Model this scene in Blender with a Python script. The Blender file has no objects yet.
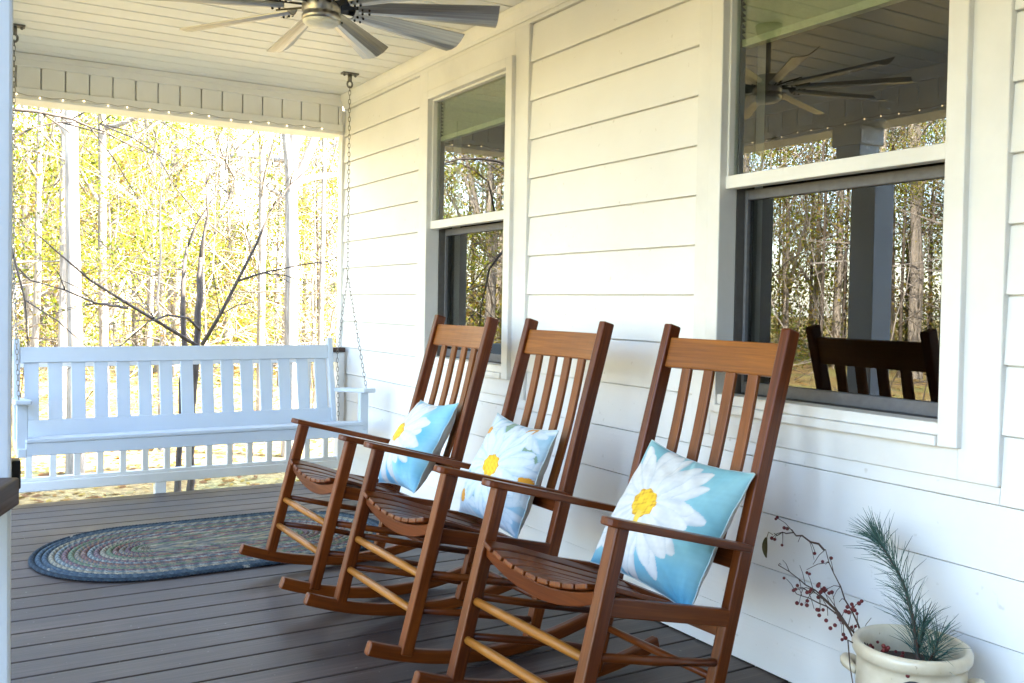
import bpy, bmesh, math, random
import numpy as np
from mathutils import Vector, Matrix, Euler

S = bpy.context.scene
col = S.collection
R = math.radians

# ------------------------------------------------------------------ camera
cam_d = bpy.data.cameras.new("camera")
cam = bpy.data.objects.new("camera", cam_d)
col.objects.link(cam)
S.camera = cam
yaw, pitch, roll = R(30.74), R(-1.403), R(0.979)
fw = Vector((math.sin(yaw) * math.cos(pitch), math.cos(yaw) * math.cos(pitch), math.sin(pitch)))
rt = Vector((math.cos(yaw), -math.sin(yaw), 0))
up = rt.cross(fw)
r2 = rt * math.cos(roll) + up * math.sin(roll)
u2 = up * math.cos(roll) - rt * math.sin(roll)
m3 = Matrix((r2, u2, -fw)).transposed()
cam.matrix_world = Matrix.Translation((-2.3, 0, 1.185)) @ m3.to_4x4()
cam_d.sensor_width = 36
cam_d.lens = 942 / 1024 * 36
cam_d.shift_y = (326.8 - 341.5) / 1024
cam_d.clip_start = 0.05
cam_d.clip_end = 500

# ------------------------------------------------------------------ world, sun, exposure
TO_SUN = Vector((0.64, -0.50, 0.60)).normalized()
W = bpy.data.worlds.new("World")
S.world = W
W.use_nodes = True
wn = W.node_tree.nodes
wn.clear()
sky = wn.new("ShaderNodeTexSky")
sky.sky_type = 'NISHITA'
sky.sun_disc = False
sky.sun_elevation = math.asin(TO_SUN.z)
sky.sun_rotation = math.atan2(TO_SUN.x, TO_SUN.y)
bg = wn.new("ShaderNodeBackground")
bg.inputs[1].default_value = 0.15
wo = wn.new("ShaderNodeOutputWorld")
W.node_tree.links.new(sky.outputs[0], bg.inputs[0])
W.node_tree.links.new(bg.outputs[0], wo.inputs[0])
sun_d = bpy.data.lights.new("sun", 'SUN')
sun_d.energy = 4.0
sun_d.angle = R(0.5)
sun_d.color = (1.0, 0.91, 0.76)
sun = bpy.data.objects.new("sun", sun_d)
col.objects.link(sun)
sun.rotation_euler = TO_SUN.to_track_quat('Z', 'Y').to_euler()
S.view_settings.view_transform = 'Standard'
S.view_settings.look = 'None'
S.view_settings.gamma = 1
S.view_settings.use_curve_mapping = False
S.view_settings.exposure = 4.25
S.cycles.max_bounces = 12
S.cycles.diffuse_bounces = 6
S.cycles.transparent_max_bounces = 16

rng = random.Random(7)
nr = np.random.default_rng(11)


# ------------------------------------------------------------------ helpers
def tag(o, label=None, cat=None, group=None, kind=None):
    if label: o["label"] = label
    if cat: o["category"] = cat
    if group: o["group"] = group
    if kind: o["kind"] = kind
    return o


def empty(name, loc=(0, 0, 0), rz=0.0):
    o = bpy.data.objects.new(name, None)
    o.empty_display_size = 0.1
    o.location = loc
    o.rotation_euler = (0, 0, rz)
    col.objects.link(o)
    return o


class MB:
    """collects shapes (with uv in metres, u along the length) into one mesh object"""
    def __init__(self):
        self.v = []; self.f = []; self.uv = []; self.sm = []; self.c = []; self.usec = False

    def add(self, vs, fs, uvs=None, smooth=False, color=None):
        b = len(self.v)
        self.v += [tuple(p) for p in vs]
        ou, ov = rng.uniform(0, 9), rng.uniform(0, 9)
        for i, f in enumerate(fs):
            self.f.append(tuple(b + k for k in f))
            if uvs is not None:
                self.uv.append([(a + ou, c + ov) for a, c in uvs[i]])
            else:
                self.uv.append([(ou, ov)] * len(f))
            self.sm.append(smooth)
            self.c.append(color or (1, 1, 1))
        if color: self.usec = True

    def box(self, x0, x1, y0, y1, z0, z1, color=None):
        L = [x1 - x0, y1 - y0, z1 - z0]
        ax = L.index(max(L)); o = [k for k in range(3) if k != ax]
        vs = [(x, y, z) for x in (x0, x1) for y in (y0, y1) for z in (z0, z1)]
        fs = [(0, 1, 3, 2), (4, 6, 7, 5), (0, 4, 5, 1), (2, 3, 7, 6), (0, 2, 6, 4), (1, 5, 7, 3)]
        uvs = [[(vs[k][ax], vs[k][o[0]] + vs[k][o[1]]) for k in f] for f in fs]
        self.add(vs, fs, uvs, False, color)

    def bar(self, p, q, w, h, side=(0, 1, 0), taper=1.0, color=None):
        """box from p to q; w across `side`, h across the other direction"""
        p, q = Vector(p), Vector(q); d = (q - p); L = d.length; d.normalize()
        s = Vector(side); s = (s - d * s.dot(d)).normalized(); t = d.cross(s)
        vs = []
        for c, k in ((p, 1.0), (q, taper)):
            for a, b in ((-1, -1), (1, -1), (1, 1), (-1, 1)):
                vs.append(c + s * (a * w * k / 2) + t * (b * h * k / 2))
        fs = [(3, 2, 1, 0), (4, 5, 6, 7)]; uvs = [[(0, 0), (0, w), (h, w), (h, 0)]] * 2
        per = [0, w, w + h, 2 * w + h, 2 * w + 2 * h]
        for k in range(4):
            n = (k + 1) % 4
            fs.append((k, n, n + 4, k + 4))
            uvs.append([(0, per[k]), (0, per[k + 1]), (L, per[k + 1]), (L, per[k])])
        self.add(vs, fs, uvs, False, color)

    def strip(self, pts, w, h, side=(0, 1, 0), color=None, taper=None):
        """rectangular section swept along a polyline"""
        pts = [Vector(p) for p in pts]; n = len(pts); vs = []; us = [0]
        for i, p in enumerate(pts):
            d = (pts[min(i + 1, n - 1)] - pts[max(i - 1, 0)]).normalized()
            s = Vector(side); s = (s - d * s.dot(d)).normalized(); t = d.cross(s)
            k = taper[i] if taper else 1
            for a, b in ((-1, -1), (1, -1), (1, 1), (-1, 1)):
                vs.append(p + s * (a * w * k / 2) + t * (b * h * k / 2))
            if i: us.append(us[-1] + (p - pts[i - 1]).length)
        per = [0, w, w + h, 2 * w + h, 2 * w + 2 * h]
        fs = [(3, 2, 1, 0), tuple(4 * (n - 1) + k for k in range(4))]
        uvs = [[(0, 0), (0, w), (h, w), (h, 0)]] * 2
        for i in range(n - 1):
            for k in range(4):
                m = (k + 1) % 4
                fs.append((4 * i + k, 4 * i + m, 4 * i + 4 + m, 4 * i + 4 + k))
                uvs.append([(us[i], per[k]), (us[i], per[k + 1]), (us[i + 1], per[k + 1]), (us[i + 1], per[k])])
        self.add(vs, fs, uvs, False, color)

    def tube(self, pts, radii, n=8, cap=True, color=None, smooth=True):
        pts = [Vector(p) for p in pts]; N = len(pts); vs = []; us = [0]
        if not hasattr(radii, '__len__'): radii = [radii] * N
        ref = None
        for i, p in enumerate(pts):
            d = (pts[min(i + 1, N - 1)] - pts[max(i - 1, 0)]).normalized()
            if ref is None:
                ref = Vector((0, 0, 1)) if abs(d.z) < .9 else Vector((1, 0, 0))
            s = (ref - d * ref.dot(d))
            if s.length < 1e-4: s = d.orthogonal()
            s.normalize(); ref = s; t = d.cross(s)
            for k in range(n):
                a = 2 * math.pi * k / n
                vs.append(p + (s * math.cos(a) + t * math.sin(a)) * radii[i])
            if i: us.append(us[-1] + (p - pts[i - 1]).length)
        fs = []; uvs = []
        rm = max(radii)
        for i in range(N - 1):
            for k in range(n):
                m = (k + 1) % n
                fs.append((n * i + k, n * i + m, n * i + n + m, n * i + n + k))
                a0, a1 = rm * 6.28 * k / n, rm * 6.28 * (k + 1) / n
                uvs.append([(us[i], a0), (us[i], a1), (us[i + 1], a1), (us[i + 1], a0)])
        if cap:
            fs.append(tuple(reversed(range(n)))); uvs.append([(0, 0)] * n)
            fs.append(tuple(n * (N - 1) + k for k in range(n))); uvs.append([(0, 0)] * n)
        self.add(vs, fs, uvs, smooth, color)

    def lathe(self, prof, cx, cy, n=48, color=None):
        vs = []; fs = []; N = len(prof)
        for r, z in prof:
            for k in range(n):
                a = 2 * math.pi * k / n
                vs.append((cx + r * math.cos(a), cy + r * math.sin(a), z))
        for i in range(N - 1):
            for k in range(n):
                m = (k + 1) % n
                fs.append((n * i + k, n * i + m, n * i + n + m, n * i + n + k))
        self.add(vs, fs, None, True, color)

    def ball(self, c, r, n=8, m=5, color=None, sz=1.0):
        vs = [(c[0], c[1], c[2] - r * sz)]
        for j in range(1, m):
            ph = math.pi * j / m
            for k in range(n):
                a = 2 * math.pi * k / n
                vs.append((c[0] + r * math.sin(ph) * math.cos(a), c[1] + r * math.sin(ph) * math.sin(a), c[2] - r * sz * math.cos(ph)))
        vs.append((c[0], c[1], c[2] + r * sz)); fs = []
        for k in range(n): fs.append((0, 1 + (k + 1) % n, 1 + k))
        for j in range(m - 2):
            for k in range(n):
                a = 1 + j * n + k; b = 1 + j * n + (k + 1) % n
                fs.append((a, b, b + n, a + n))
        l = len(vs) - 1
        for k in range(n): fs.append((l, 1 + (m - 2) * n + k, 1 + (m - 2) * n + (k + 1) % n))
        self.add(vs, fs, None, True, color)

    def prism(self, prof, axis, a0, a1, color=None):
        """extrude a 2-D outline (list of pairs in the other two axes) along axis"""
        n = len(prof); vs = []
        for a in (a0, a1):
            for p in prof:
                q = list(p); q.insert(axis, a); vs.append(tuple(q))
        fs = [tuple(reversed(range(n))), tuple(range(n, 2 * n))]
        uvs = [[(p[0], p[1]) for p in reversed(prof)], [(p[0], p[1]) for p in prof]]
        per = 0
        for k in range(n):
            m = (k + 1) % n
            l = math.dist(prof[k], prof[m])
            fs.append((k, m, m + n, k + n)); uvs.append([(a0, per), (a0, per + l), (a1, per + l), (a1, per)])
            per += l
        self.add(vs, fs, uvs, False, color)

    def build(self, name, mat, parent=None, bevel=0.0, seg=2):
        me = bpy.data.meshes.new(name)
        me.from_pydata(self.v, [], self.f)
        ul = me.uv_layers.new(name="UVMap")
        flat = np.array([c for f in self.uv for p in f for c in p], dtype=np.float32)
        ul.data.foreach_set("uv", flat)
        me.polygons.foreach_set("use_smooth", self.sm)
        if self.usec:
            ca = me.color_attributes.new("Col", 'FLOAT_COLOR', 'CORNER')
            arr = np.array([(*self.c[i], 1.0) for i, f in enumerate(self.f) for _ in f], dtype=np.float32).ravel()
            ca.data.foreach_set("color", arr)
        bm = bmesh.new(); bm.from_mesh(me)
        bmesh.ops.recalc_face_normals(bm, faces=bm.faces) if len(self.f) < 20000 else None
        bm.to_mesh(me); bm.free()
        me.materials.append(mat)
        o = bpy.data.objects.new(name, me)
        col.objects.link(o)
        if parent is not None: o.parent = parent
        if bevel:
            b = o.modifiers.new("bevel", 'BEVEL'); b.width = bevel; b.segments = seg; b.limit_method = 'ANGLE'; b.angle_limit = R(40)
        return o


def mesh_np(name, V, F, mat, parent=None, colors=None, smooth=False, uv=None):
    """fast mesh from numpy: V (n,3), F (m,4 or 3); colors per vertex (n,3)"""
    me = bpy.data.meshes.new(name)
    F = np.asarray(F); k = F.shape[1]
    me.vertices.add(len(V)); me.vertices.foreach_set("co", np.asarray(V, np.float32).ravel())
    me.loops.add(F.size); me.loops.foreach_set("vertex_index", F.astype(np.int32).ravel())
    me.polygons.add(len(F))
    me.polygons.foreach_set("loop_start", np.arange(0, F.size, k, dtype=np.int32))
    me.polygons.foreach_set("loop_total", np.full(len(F), k, np.int32))
    me.polygons.foreach_set("use_smooth", np.full(len(F), smooth))
    me.update(calc_edges=True)
    if colors is not None:
        ca = me.color_attributes.new("Col", 'FLOAT_COLOR', 'POINT')
        ca.data.foreach_set("color", np.concatenate([colors, np.ones((len(colors), 1))], 1).astype(np.float32).ravel())
    me.validate()
    me.materials.append(mat)
    o = bpy.data.objects.new(name, me); col.objects.link(o)
    if parent is not None: o.parent = parent
    return o


def copy_tree(o, parent=None):
    c = o.copy(); col.objects.link(c)
    if parent is not None: c.parent = parent
    for ch in [k for k in o.children]:
        copy_tree(ch, c)
    return c


# ------------------------------------------------------------------ materials
class NT:
    def __init__(self, name):
        self.m = bpy.data.materials.new(name); self.m.use_nodes = True
        self.t = self.m.node_tree; self.n = self.t.nodes; self.n.clear()
        self.out = self.n.new("ShaderNodeOutputMaterial")

    def node(self, typ, **kw):
        x = self.n.new(typ)
        for k, v in kw.items():
            if k.startswith('i_'):
                key = k[2:]; key = int(key) if key.isdigit() else key.replace('_', ' ')
                x.inputs[key].default_value = v
            else: setattr(x, k, v)
        return x

    def link(self, a, b): self.t.links.new(a, b)

    def ramp(self, fac, stops, interp='LINEAR'):
        x = self.n.new("ShaderNodeValToRGB"); cr = x.color_ramp; cr.interpolation = interp
        while len(cr.elements) < len(stops): cr.elements.new(0.5)
        for e, (p, c) in zip(cr.elements, stops):
            e.position = p; e.color = (*c, 1) if len(c) == 3 else c
        self.link(fac, x.inputs[0]); return x.outputs[0]

    def mapping(self, src, scale=(1, 1, 1), loc=(0, 0, 0)):
        x = self.n.new("ShaderNodeMapping"); x.inputs['Scale'].default_value = scale; x.inputs['Location'].default_value = loc
        self.link(src, x.inputs[0]); return x.outputs[0]

    def noise(self, vec, scale, detail=4, rough=.55, dist=0.0):
        x = self.n.new("ShaderNodeTexNoise"); x.inputs['Scale'].default_value = scale
        x.inputs['Detail'].default_value = detail; x.inputs['Roughness'].default_value = rough; x.inputs['Distortion'].default_value = dist
        if vec is not None: self.link(vec, x.inputs['Vector'])
        return x.outputs[0]

    def mix(self, fac, a, b, mode='MIX'):
        x = self.n.new("ShaderNodeMix"); x.data_type = 'RGBA'; x.blend_type = mode
        for s, i in ((fac, 0), (a, 6), (b, 7)):
            if isinstance(s, (int, float)): x.inputs[i].default_value = s
            elif isinstance(s, tuple): x.inputs[i].default_value = (*s, 1)
            else: self.link(s, x.inputs[i])
        return x.outputs[2]

    def bump(self, h, strength=.3, dist=.002):
        x = self.n.new("ShaderNodeBump"); x.inputs['Strength'].default_value = strength; x.inputs['Distance'].default_value = dist
        self.link(h, x.inputs['Height']); return x.outputs[0]

    def pbsdf(self, color=None, rough=.5, metal=0., normal=None, coat=0., spec=.5):
        x = self.n.new("ShaderNodeBsdfPrincipled")
        if isinstance(color, tuple): x.inputs['Base Color'].default_value = (*color, 1)
        elif color is not None: self.link(color, x.inputs['Base Color'])
        if isinstance(rough, (int, float)): x.inputs['Roughness'].default_value = rough
        else: self.link(rough, x.inputs['Roughness'])
        x.inputs['Metallic'].default_value = metal
        x.inputs['Coat Weight'].default_value = coat
        x.inputs['Specular IOR Level'].default_value = spec
        if normal is not None: self.link(normal, x.inputs['Normal'])
        self.link(x.outputs[0], self.out.inputs[0]); return x

    def obj(self): return self.node("ShaderNodeTexCoord").outputs['Object']
    def uv(self): return self.node("ShaderNodeTexCoord").outputs['UV']
    def pos(self): return self.node("ShaderNodeNewGeometry").outputs['Position']


def paint(name, c, rough=.45, grain=.15, stain=.06):
    t = NT(name); uv = t.uv()
    n1 = t.noise(t.mapping(uv, (3, 110, 1)), 1.0, 5, .6)
    n2 = t.noise(t.pos(), 2.2, 5, .6)
    dark = tuple(k * (1 - 2.2 * stain) for k in c)
    cc = t.ramp(n2, [(.3, dark), (.6, c)])
    t.pbsdf(cc, rough, normal=t.bump(n1, grain, .0015)); return t.m


def wood(name, d, m, l, rough=.28, coat=.03):
    t = NT(name); uv = t.uv()
    oi = t.node("ShaderNodeObjectInfo")
    off = t.node("ShaderNodeVectorMath", operation='ADD'); t.link(uv, off.inputs[0])
    comb = t.node("ShaderNodeCombineXYZ"); t.link(oi.outputs['Random'], comb.inputs[2]); t.link(comb.outputs[0], off.inputs[1])
    n1 = t.noise(t.mapping(off.outputs[0], (3.2, 90, 7)), 1.0, 6, .62, .8)
    n2 = t.noise(t.mapping(off.outputs[0], (6, 260, 1)), 1.0, 3, .6)
    n3 = t.noise(t.mapping(off.outputs[0], (1.5, 6, 3)), 1.0, 3, .5)
    a = t.ramp(n1, [(.28, d), (.5, m), (.72, l)])
    b = t.mix(.35, a, t.ramp(n2, [(.35, tuple(k * .55 for k in d)), (.6, m)]), 'MIX')
    c = t.mix(.38, b, t.ramp(n3, [(.3, tuple(k * .75 for k in m)), (.7, tuple(k * 1.15 for k in l))]), 'MIX')
    rg = t.ramp(n1, [(.3, (rough + .12,) * 3), (.7, (rough,) * 3)])
    t.pbsdf(c, rg, normal=t.bump(n2, .18, .0008), coat=coat, spec=.30); return t.m


M = {}
M['teak'] = wood('teak_wood', (.012, .0018, .0005), (.092, .0165, .0019), (.235, .058, .0060))
M['oak'] = wood('light_wood', (.12, .036, .006), (.27, .095, .012), (.42, .17, .024))
M['white'] = paint('white_paint', (.80, .79, .76))
M['bench'] = paint('shaded_white_bench', (.52, .58, .645), .4, .1, .03)  # the swing is white; its bluish shade is put into this colour
M['post_shade'] = paint('shaded_white_column', (.64, .67, .69), .45, .1, .03)  # white columns, with cool shade put into the shaft colour
M['darkcap'] = wood('dark_cap_wood', (.02, .011, .008), (.045, .022, .015), (.07, .035, .022), .4, .1)


def siding_mat():
    t = NT('fiber_cement_siding'); p = t.pos()
    g = t.noise(t.mapping(p, (60, 2.2, 95)), 1.0, 5, .65, .6)
    g2 = t.noise(t.mapping(p, (8, .8, 14)), 1.0, 4, .6, .4)
    d = t.noise(p, 1.3, 5, .6)
    c = t.ramp(d, [(.3, (.76, .75, .72)), (.65, (.82, .81, .785))])
    sp = t.noise(p, 34, 2, .4)
    c = t.mix(t.ramp(sp, [(.72, (0, 0, 0)), (.80, (.35, .35, .35))]), c, (.42, .38, .30))
    mx = t.mix(.5, g, g2)
    t.pbsdf(c, .5, normal=t.bump(mx, .35, .003)); return t.m


M['siding'] = siding_mat()


def deck_mat():
    t = NT('composite_deck_board'); uv = t.uv(); p = t.pos()
    sep = t.node("ShaderNodeSeparateXYZ"); t.link(p, sep.inputs[0])
    dv = t.node("ShaderNodeMath", operation='DIVIDE'); t.link(sep.outputs[1], dv.inputs[0]); dv.inputs[1].default_value = .145
    fl = t.node("ShaderNodeMath", operation='FLOOR'); t.link(dv.outputs[0], fl.inputs[0])
    wn_ = t.node("ShaderNodeTexWhiteNoise", noise_dimensions='1D'); t.link(fl.outputs[0], wn_.inputs['W'])
    g = t.noise(t.mapping(p, (2.2, 70, 1)), 1.0, 6, .65, .5)
    b = t.noise(p, 1.6, 5, .62)
    base = t.ramp(g, [(.3, (.030, .0195, .0155)), (.55, (.060, .0415, .034)), (.75, (.098, .072, .061))])
    tone = t.ramp(wn_.outputs[0], [(0, (.74, .73, .73)), (1, (1.2, 1.17, 1.17))])
    c = t.mix(1.0, base, tone, 'MULTIPLY')
    c = t.mix(t.ramp(b, [(.42, (0, 0, 0)), (.72, (.5, .5, .5))]), c, (.105, .088, .079))
    sp = t.noise(p, 60, 2, .3)
    c = t.mix(t.ramp(sp, [(.74, (0, 0, 0)), (.79, (.6, .6, .6))]), c, (.26, .24, .21))
    rg = t.ramp(b, [(.3, (.34,) * 3), (.7, (.52,) * 3)])
    t.pbsdf(c, rg, normal=t.bump(g, .35, .002), spec=.32); return t.m


M['deck'] = deck_mat()


def vcol(name, rough=.85, bump=0.0, bscale=300, transl=0.0, sheen=0.0):
    t = NT(name)
    a = t.node("ShaderNodeVertexColor", layer_name="Col")
    nrm = None
    if bump: nrm = t.bump(t.noise(t.obj(), bscale, 3, .6), bump, .001)
    b = t.pbsdf(a.outputs[0], rough, normal=nrm, spec=.3)
    if sheen: b.inputs['Sheen Weight'].default_value = sheen
    if transl:
        tr = t.node("ShaderNodeBsdfTranslucent"); t.link(a.outputs[0], tr.inputs[0])
        mx = t.node("ShaderNodeMixShader", i_0=transl)
        t.link(b.outputs[0], mx.inputs[1]); t.link(tr.outputs[0], mx.inputs[2]); t.link(mx.outputs[0], t.out.inputs[0])
    return t.m


M['leaf'] = vcol('autumn_leaf', .7, transl=.45)
M['rug'] = vcol('braided_wool', .95, .5, 260)
M['fabric'] = vcol('printed_fabric', .85, .35, 420, sheen=.15)
M['needle'] = vcol('pine_needle', .5, transl=.15)


def bark(name, a, b):
    t = NT(name); p = t.obj()
    n = t.noise(t.mapping(p, (9, 9, 1.6)), 1.6, 6, .7, .4)
    c = t.ramp(n, [(.3, a), (.68, b)])
    t.pbsdf(c, .9, normal=t.bump(n, .8, .02)); return t.m


M['bark'] = bark('pale_bark', (.10, .085, .065), (.34, .30, .25))
M['bark_mid'] = bark('brown_bark', (.035, .027, .020), (.13, .105, .08))
M['bark_dark'] = bark('dark_bark', (.022, .017, .014), (.10, .08, .065))


def simple(name, c, rough=.5, metal=0., bump=0., bs=40, coat=0.):
    t = NT(name)
    n = t.noise(t.pos(), bs, 4, .6)
    cc = t.ramp(n, [(.3, tuple(k * .85 for k in c)), (.7, tuple(min(1, k * 1.08) for k in c))])
    t.pbsdf(cc, rough, metal, t.bump(n, bump, .001) if bump else None, coat); return t.m


M['nickel'] = simple('brushed_nickel', (.42, .40, .37), .32, 1.0)
M['bronze'] = simple('dark_bracket', (.03, .028, .026), .4, .6)
M['chain'] = simple('galvanized_chain', (.20, .19, .17), .4, .8)
M['blackwire'] = simple('light_string_wire', (.34, .30, .22), .6)
M['soffit'] = paint('ceiling_vinyl', (.83, .82, .79), .42, .1, .04)
M['jamb'] = simple('dark_window_track', (.10, .095, .09), .5)
M['sash'] = simple('grey_sash_frame', (.13, .13, .14), .5)
M['blind'] = simple('window_blind', (.50, .52, .38), .7)
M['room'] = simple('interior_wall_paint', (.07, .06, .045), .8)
M['sky_blocker'] = simple('blocker_grey', (.26, .26, .27), .7)  # mid grey for the added, unseen light-blocking mass
M['roof'] = simple('roof_shingle', (.10, .09, .085), .9, 0, .4, 30)
M['lens'] = simple('frosted_lens', (.74, .71, .62), .35)


def blade_mat():
    t = NT('fan_blade_metal'); uv = t.uv()
    n = t.noise(t.mapping(uv, (3, 200, 1)), 1, 4, .6)
    c = t.ramp(n, [(.3, (.28, .28, .28)), (.7, (.46, .45, .44))])
    t.pbsdf(c, .38, .8, t.bump(n, .15, .001)); return t.m


M['blade'] = blade_mat()


def stoneware():
    t = NT('salt_glaze_stoneware'); p = t.obj()
    n = t.noise(p, 9, 5, .6); s = t.noise(p, 90, 2, .5)
    c = t.ramp(n, [(.3, (.52, .43, .28)), (.65, (.68, .60, .45))])
    c = t.mix(t.ramp(s, [(.70, (0, 0, 0)), (.76, (.6, .6, .6))]), c, (.30, .22, .13))
    t.pbsdf(c, .28, normal=t.bump(n, .12, .003), coat=.4); return t.m


M['stoneware'] = stoneware()
M['ink'] = simple('black_glaze', (.02, .02, .022), .4)
M['soil'] = simple('potting_soil', (.035, .025, .018), .95, 0, .9, 60)
M['berry'] = simple('dried_berry', (.12, .005, .005), .5)
M['twig'] = simple('brown_twig', (.075, .042, .028), .8)
M['lens_bulb'] = None
t = NT('lit_bulb')
e = t.node("ShaderNodeEmission"); e.inputs[0].default_value = (1, .78, .42, 1); e.inputs[1].default_value = 0.35
t.link(e.outputs[0], t.out.inputs[0]); M['bulb'] = t.m


def glass(name, refl, tint):
    t = NT(name)
    g = t.node("ShaderNodeBsdfGlossy"); g.inputs['Roughness'].default_value = 0.0; g.inputs[0].default_value = (1, 1, 1, 1)
    wv = t.noise(t.pos(), 3.0, 2, .4)
    t.link(t.bump(wv, .012, .006), g.inputs['Normal'])
    tr = t.node("ShaderNodeBsdfTransparent"); tr.inputs[0].default_value = (*tint, 1)
    lw = t.node("ShaderNodeFresnel"); lw.inputs[0].default_value = 1.5
    ma = t.node("ShaderNodeMath", operation='ADD'); ma.inputs[1].default_value = refl; t.link(lw.outputs[0], ma.inputs[0])
    gb = t.node("ShaderNodeNewGeometry"); iv = t.node("ShaderNodeMath", operation='SUBTRACT'); iv.inputs[0].default_value = 1; t.link(gb.outputs['Backfacing'], iv.inputs[1])
    ml = t.node("ShaderNodeMath", operation='MULTIPLY'); t.link(ma.outputs[0], ml.inputs[0]); t.link(iv.outputs[0], ml.inputs[1])
    mx = t.node("ShaderNodeMixShader"); t.link(ml.outputs[0], mx.inputs[0])
    t.link(tr.outputs[0], mx.inputs[1]); t.link(g.outputs[0], mx.inputs[2]); t.link(mx.outputs[0], t.out.inputs[0]); return t.m


M['glass_up'] = glass('upper_window_glass', .11, (.82, .86, .80))
M['glass_low'] = glass('screened_window_glass', .06, (.55, .57, .53))


def ground_mat():
    t = NT('leaf_litter_ground'); p = t.pos()
    n = t.noise(p, .5, 5, .6); f = t.noise(p, 14, 6, .7)
    c = t.ramp(f, [(.3, (.09, .055, .02)), (.5, (.27, .175, .055)), (.7, (.42, .30, .11))])
    g = t.ramp(n, [(.45, (0, 0, 0)), (.6, (.7, .7, .7))])
    c = t.mix(g, c, t.ramp(f, [(.35, (.10, .13, .03)), (.65, (.30, .31, .09))]))
    t.pbsdf(c, .95, normal=t.bump(f, .8, .03)); return t.m


M['ground'] = ground_mat()

# ================================================================== SETTING
GZ = -0.62
mb = MB(); mb.add([(-160, -160, GZ), (160, -160, GZ), (160, 160, GZ), (-160, 160, GZ)], [(0, 1, 2, 3)])
tag(mb.build('ground', M['ground']), kind='structure')

# deck: boards run towards the house wall, 145 mm pitch
mb = MB(); PITCH = .145
k0 = int(math.floor(-2.6 / PITCH)); k1 = int(round(5.97 / PITCH))
Y0D = 3.257 - 22 * PITCH
for k in range(-46, 60):
    a = Y0D + k * PITCH; b = a + PITCH - .0085
    if a > 5.90: break
    b = min(b, 5.975)
    mb.box(-2.72, -.004, a, b, -.028, 0)
deck = tag(mb.build('porch_floor', M['deck'], bevel=.003, seg=2), kind='structure')
mb = MB(); mb.box(-2.70, -.01, -6.4, 5.93, -.25, -.05)
tag(mb.build('floor_joists', M['roof']), kind='structure')

# ceiling: narrow grooved boards, same direction
mb = MB(); ZC = 2.57; w = .155; y = -6.4
while y < 6.1:
    mb.box(-2.45, -.002, y, y + w - .012, ZC, ZC + .012); y += w
mb.box(-2.6, 0, -6.4, 6.3, ZC + .013, ZC + .03)
ceil = tag(mb.build('porch_ceiling', M['soffit'], bevel=.0025, seg=1), kind='structure')

# ------------------------------------------------------------------ house
house = empty('house', (0, 0, 0))
tag(house, 'white lap-sided house wall with two tall windows along the porch', 'house')
WINS = [(1.507, 2.470, 1.405, 2.556), (3.822, 4.787, 3.707, 4.885)]
SUR_Z = .742
mb = MB()


def sid(y0, y1, zb, zt, zbot_full):
    """one lap board, thicker at its lower edge"""
    def xo(z): return -.020 + .011 * (z - zbot_full) / .1776
    n = 1
    mb.prism([(.0, zb), (xo(zb), zb), (xo(zt), zt), (.0, zt)], 1, y0, y1)


# prism axis=1 inserts y in the middle: outline pairs are (x, z)
segs = [(-8.9, 1.405), (2.556, 3.707), (4.885, 6.10)]
joints = {3: 5.6, 6: -0.6, 10: 2.9, 12: 5.0, 1: 3.2}
for n in range(0, 14):
    zb = 2.295 - .1776 * n; zt = zb + .1776
    lo = max(zb, .004)
    if zt <= SUR_Z + .001:
        sid(-8.9, 6.10, lo, zt - .0048, zb)
    else:
        for a, b in segs: sid(a, b, lo, zt - .0048, zb)
        if zb < SUR_Z:
            for (_, _, a, b) in WINS: sid(a + .001, b - .001, zb, SUR_Z - .002, zb)
mb.build('siding', M['siding'], house, bevel=.0012, seg=1)
# sheathing with openings is the wall behind the boards
mb = MB()
def wallpiece(y0, y1, z0, z1): mb.box(.001, .17, y0, y1, z0, z1)
ys = [-8.9, 1.55, 2.43, 3.865, 4.745, 6.16]
wallpiece(ys[0], ys[1], -.6, 2.75); wallpiece(ys[2], ys[3], -.6, 2.75); wallpiece(ys[4], ys[5], -.6, 2.75)
for a, b in ((ys[1], ys[2]), (ys[3], ys[4])):
    wallpiece(a, b, -.6, .85); wallpiece(a, b, 2.33, 2.75)
mb.build('wall', M['white'], house)
mb = MB(); mb.box(-.024, .0, -8.9, 6.10, 2.4726, 2.57)
mb.prism([(-.026, 2.49), (-.032, 2.49), (-.036, 2.508), (-.052, 2.535), (-.058, 2.553), (-.058, 2.569), (-.026, 2.569)], 1, -8.9, 6.09)
mb.build('crown_trim', M['white'], house, bevel=.002, seg=1)
mb = MB(); mb.box(-.032, .0, 6.103, 6.17, 0.0, 2.47); mb.build('corner_trim', M['white'], house, bevel=.002)
# roof over porch and house (keeps the sun off the porch)
mb = MB()
mb.prism([(-2.95, 2.72), (-2.95, 2.60), (4.2, 4.1), (10.5, 2.60), (10.5, 2.72), (4.2, 4.25)], 1, -9.4, 6.6)
mb.build('roof', M['roof'], house)
# dark interior rooms behind the windows and the rest of the house body
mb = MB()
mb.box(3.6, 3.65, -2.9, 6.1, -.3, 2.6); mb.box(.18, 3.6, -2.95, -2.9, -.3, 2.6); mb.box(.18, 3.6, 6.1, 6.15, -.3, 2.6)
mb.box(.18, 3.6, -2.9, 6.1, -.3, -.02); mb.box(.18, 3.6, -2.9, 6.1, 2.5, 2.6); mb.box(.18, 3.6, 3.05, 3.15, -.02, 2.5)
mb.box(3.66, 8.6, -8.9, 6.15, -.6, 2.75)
mb.build('interior_wall', M['room'], house)

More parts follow.
